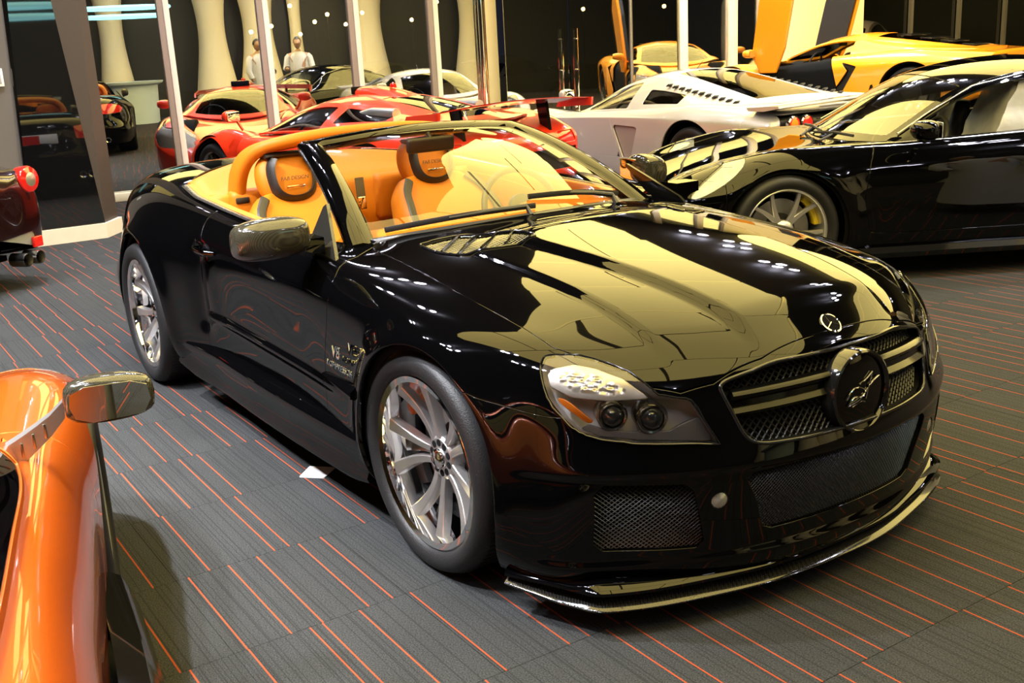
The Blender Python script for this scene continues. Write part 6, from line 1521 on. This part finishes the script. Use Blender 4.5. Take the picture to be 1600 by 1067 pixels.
# carbon sill blade
bm = NB(); rings = []
for k in range(14):
    t = k / 13; xx = -.38 - 1.65 * t; o_ = .885 + .05 * math.sin(PI * t); rings.append([(xx, s * (o_ - .05), .30), (xx, s * (o_ + .015), .26 + .06 * t), (xx, s * (o_ + .05), .16), (xx, s * (o_ + .03), .10), (xx, s * (o_ - .06), .10)])
add_loft(bm, rings); bm_obj('sill_blade', bm, M['black_gloss'], OC, angle=50)

# ------------------------------------------------------------------ dark red car at the left picture edge (tail towards us)
HD = math.atan2(-.62, -.78)
DC = thing('coupe_car', 'very dark red coupe cut by the left picture edge, round red tail lamp', 'car', (-7.90, -3.56, 0), HD)
M['red_glow'] = M['red_lens']
M['dark_red_paint'] = paint('dark_red_paint', (.008, .001, .0012), 0, rough=.2)
SD = dict(SP); SD.pop('deform'); SD.update(nr=5.0, dr=.16, glass=dict(SP['glass'], open_side=0, mat='dark_glass', side=[(.10, .66, .12, .97, 'dark_glass')]),
    zc=[(-3.5, .84), (-3.2, .88), (-2.9, .95), (-2.3, .95), (-1.6, .93), (-.9, .90), (-.5, .855), (-.2, .80), (.2, .72), (.5, .63), (.95, .48)],
    zs=[(-3.5, .80), (-3.2, .84), (-2.7, .90), (-2.2, .90), (-1.5, .90), (-.9, .885), (-.5, .865), (-.1, .83), (.25, .765), (.5, .685), (.95, .50)],
    features=[('rear_diffuser', 'yz', [(-.01, .20), (-.01, .34), (.70, .38), (.72, .24)], M['diffuser_grey'] if 'diffuser_grey' in M else mat('diffuser_grey', (.22, .24, .27), rough=.45), (-4, -3.2, .1, .5), .012)],
    wheels=dict(pos=[(0, .33, .252, .235, .868), (-2.355, .33, .252, .30, .915)], style=dict(n=5, w0=.018, w1=.012), mat=M['silver_wheel']))
coupe(SD, DC, M['dark_red_paint'], 100, 48)
for s in (-1, 1):
    bm = NB(); add_lathe(bm, [(.088, .05), (.095, -.02), (.086, -.036), (.048, -.046)], 32, 'X', (-3.44, s * .72, .735)); lr = bm_obj('tail_lamp', bm, M['red_glow'], DC)
    bm = NB(); add_lathe(bm, [(.050, -.045), (.03, -.052), (.001, -.054)], 28, 'X', (-3.44, s * .72, .735)); bm_obj('reverse_lens', bm, M['indicator'], lr)
    bm = NB(); add_box(bm, (-3.470, s * .70, .30), (.03, .085, .075), None, .008); bm_obj('rear_reflector', bm, M['red_glow'], DC)
    for q in (.52, .64):
        bm = NB(); add_lathe(bm, [(.035, .0), (.045, -.05), (.048, -.04), (.048, .08)], 20, 'X', (-3.48, s * q, .20)); bm_obj('exhaust_pipe', bm, M['alloy_dark'], DC)

# ------------------------------------------------------------------ cream car behind the yellow one, far right
def simple_far_car(name, label, col, loc, rot, group=None, scale=1.0):
    t = thing(name, label, 'car', loc, rot, group); t.scale = (scale,) * 3
    m = paint(name + '_' + str(round(col[0] * 100)), col, 0, rough=.3)
    S_ = dict(SD); S_.update(features=[SP['features'][0], ('tail_lamp', 'yz', [(.45, .66), (.45, .76), (.80, .76), (.82, .66)], M['red_lens'], (-4, -3.2, .5, .9), .01)])
    coupe(S_, t, m, 70, 36); return t
simple_far_car('coupe_car', 'cream coupe at the far right behind the yellow supercar', (.80, .62, .40), (-4.9, 12.9, 0), math.atan2(-.75, -.66), scale=1.25)
# cars standing outside on the forecourt, seen through the glazing
simple_far_car('parked_car', 'lime green coupe outside, seen through the second and third panes', (.40, .42, .01), (-17.0, 6.3, 0), math.atan2(-.9, .43), 'cars parked outside the glazing')
simple_far_car('parked_car', 'grey coupe outside, seen through the third and fourth panes', (.22, .23, .24), (-14.3, 7.6, 0), math.atan2(-.9, .43), 'cars parked outside the glazing')
# two men in white robes beside the black coupe (just outside the frame, mirrored in the glazing)
M['robe'] = noisy(mat('robe', (.62, .62, .66), rough=.8), 10, .05); M['skin'] = noisy(mat('skin', (.42, .24, .15), rough=.5), 20, .05); M['hair'] = mat('hair', (.012, .010, .009), rough=.5)
def skin_mesh(name, joints, edges, m, parent, lv=2):
    me = bpy.data.meshes.new(name); me.from_pydata([j[0] for j in joints], edges, []); me.materials.append(m); o = bpy.data.objects.new(name, me); C.objects.link(o); o.parent = parent
    md = o.modifiers.new('skin', 'SKIN'); md.use_smooth_shade = True
    if not me.skin_vertices: 
        bpy.context.view_layer.objects.active = o
    for k, j in enumerate(joints):
        sv = me.skin_vertices[0].data[k]; r = j[1]; sv.radius = r if isinstance(r, tuple) else (r, r); sv.use_root = (k == 0)
    o.modifiers.new('sub', 'SUBSURF').levels = lv; o.modifiers['sub'].render_levels = lv
    return o
def man(loc, rot, label, arm_up):
    t = thing('person', label, 'person', loc, rot)
    J = [((0, 0, .95), (.15, .11)), ((0, 0, 1.20), (.15, .105)), ((0, 0, 1.40), (.17, .10)), ((0, 0, 1.50), .06), ((.01, 0, 1.56), .055),
         ((0, .19, 1.42), .06), ((.03, .27, 1.16), .048), ((.20 if arm_up else .10, .22, 1.05 + (.12 if arm_up else -.10)), .036),
         ((0, -.19, 1.42), .06), ((.04, -.27, 1.16), .048), ((.26, -.18, 1.12), .036),
         ((0, .10, .88), .10), ((.01, .11, .50), .075), ((0, .11, .10), .05), ((.10, .12, .04), .045),
         ((0, -.10, .88), .10), ((.03, -.11, .50), .075), ((-.02, -.11, .10), .05), ((.08, -.12, .04), .045)]
    E_ = [(0, 1), (1, 2), (2, 3), (3, 4), (2, 5), (5, 6), (6, 7), (2, 8), (8, 9), (9, 10), (0, 11), (11, 12), (12, 13), (13, 14), (0, 15), (15, 16), (16, 17), (17, 18)]
    body = skin_mesh('body', J, E_, M['skin'], t)
    # head with nose, hair cap
    bm = NB(); bmesh.ops.create_uvsphere(bm, u_segments=20, v_segments=14, radius=1.0)
    for v in bm.verts:
        x_, y_, z_ = v.co; k = 1 - .22 * max(0, -z_); v.co = Vector((x_ * .098 * k + (.014 if x_ > .93 and abs(z_) < .3 else 0), y_ * .078 * k, z_ * .118)) + Vector((.015, 0, 1.665))
    bm_obj('head', bm, M['skin'], body)
    bm = NB(); bmesh.ops.create_uvsphere(bm, u_segments=20, v_segments=14, radius=1.0); bmesh.ops.delete(bm, geom=[v for v in bm.verts if v.co.z < -.1 or (v.co.x > .55 and v.co.z < .55)], context='VERTS')
    for v in bm.verts: v.co = Vector((v.co.x * .105, v.co.y * .086, v.co.z * .125)) + Vector((.008, 0, 1.672))
    bm_obj('hair', bm, M['hair'], body)
    # long white robe
    bm = NB(); rings = []
    for z_, a, b in ((1.50, .075, .07), (1.46, .10, .15), (1.40, .12, .21), (1.22, .125, .20), (1.0, .14, .185), (.7, .16, .20), (.35, .18, .23), (.10, .20, .26)):
        rings.append([(a * math.cos(q) + .006 * math.sin(5 * q) * (1.5 - z_), b * math.sin(q), z_) for q in np.linspace(0, 2 * PI, 25)[:-1]])
    add_loft(bm, rings, cap=False); bm_obj('robe', bm, M['robe'], t, angle=80)
    for ss, e, h in ((1, (.03, .27, 1.16), (.16 if arm_up else .085, .235, 1.09 + (.08 if arm_up else -.08))), (-1, (.04, -.27, 1.16), (.22, -.20, 1.13))):
        bm = NB(); add_tube(bm, [(0, ss * .17, 1.42), (.0, ss * .21, 1.38), e, h], [.070, .074, .064, .055], 12, cap=False); bm_obj('sleeve', bm, M['robe'], t)
man((.30, 4.25, 0), math.atan2(-.2, -1), 'man in a white robe beside the black coupe, arm bent forward, mirrored in the glass', True)
man((.42, 3.45, 0), math.atan2(.5, -1), 'man in a white robe nearer the camera, arms low, mirrored in the glass', False)
# street lamps
lamps = [(-27.0, 8.9, 2.08, 'warm street lamp just left of the second mullion'), (-27.0, 9.5, 2.21, 'warm street lamp just right of the second mullion'), (-27.0, 10.1, 2.73, 'topmost warm street lamp in the third pane'),
         (-27.4, 10.5, 1.97, 'lowest warm street lamp in the third pane'), (-27.0, 10.8, 2.28, 'warm street lamp in the middle of the third pane'), (-27.0, 11.2, 2.47, 'warm street lamp high in the right half of the third pane'),
         (-27.0, 11.75, 2.18, 'warm street lamp just left of the third mullion'), (-27.0, 12.3, 2.48, 'warm street lamp just right of the third mullion'), (-27.0, 13.9, 2.23, 'warm street lamp left of the fourth mullion'),
         (-27.0, 14.8, 2.72, 'high warm street lamp right of the fourth mullion'), (-22.4, 16.8, 2.22, 'warm street lamp seen through the right glass door'), (-21.2, 18.7, 2.18, 'warm street lamp seen left of the cream post by the silver coupe')]
for i, (x, y, z, lab) in enumerate(lamps):
    t = thing('street_lamp', lab, 'street lamp', (x, y, 0), 0, 'street lamps outside')
    bm = NB(); add_tube(bm, [(0, 0, -.07), (0, 0, z)], .018, 6); bm_obj('pole', bm, M['pole'], t)
    bm = NB(); bmesh.ops.create_uvsphere(bm, u_segments=12, v_segments=8, radius=.055, matrix=Matrix.Translation((0, 0, z))); bm_obj('lamp_head', bm, M['street_lamp'], t)
# folded paper card lying on the carpet
bm = NB(); q = [(-.930, -.865, .010), (-1.000, -.795, .010), (-.925, -.725, .010), (-.860, -.800, .010)]; q2 = [(a, b, .014) for a, b, c in q]
va = [bm.verts.new(p) for p in q]; vb = [bm.verts.new(p) for p in q2]; bm.faces.new(va[::-1]); bm.faces.new(vb)
for k in range(4): bm.faces.new((va[k], va[(k + 1) % 4], vb[(k + 1) % 4], vb[k]))
for v in bm.verts: v.co.z -= .0095
tag(bm_obj('paper_card', bm, M['white'], None, smooth=False), 'small white paper card lying on the carpet beside the roadster sill', 'paper')
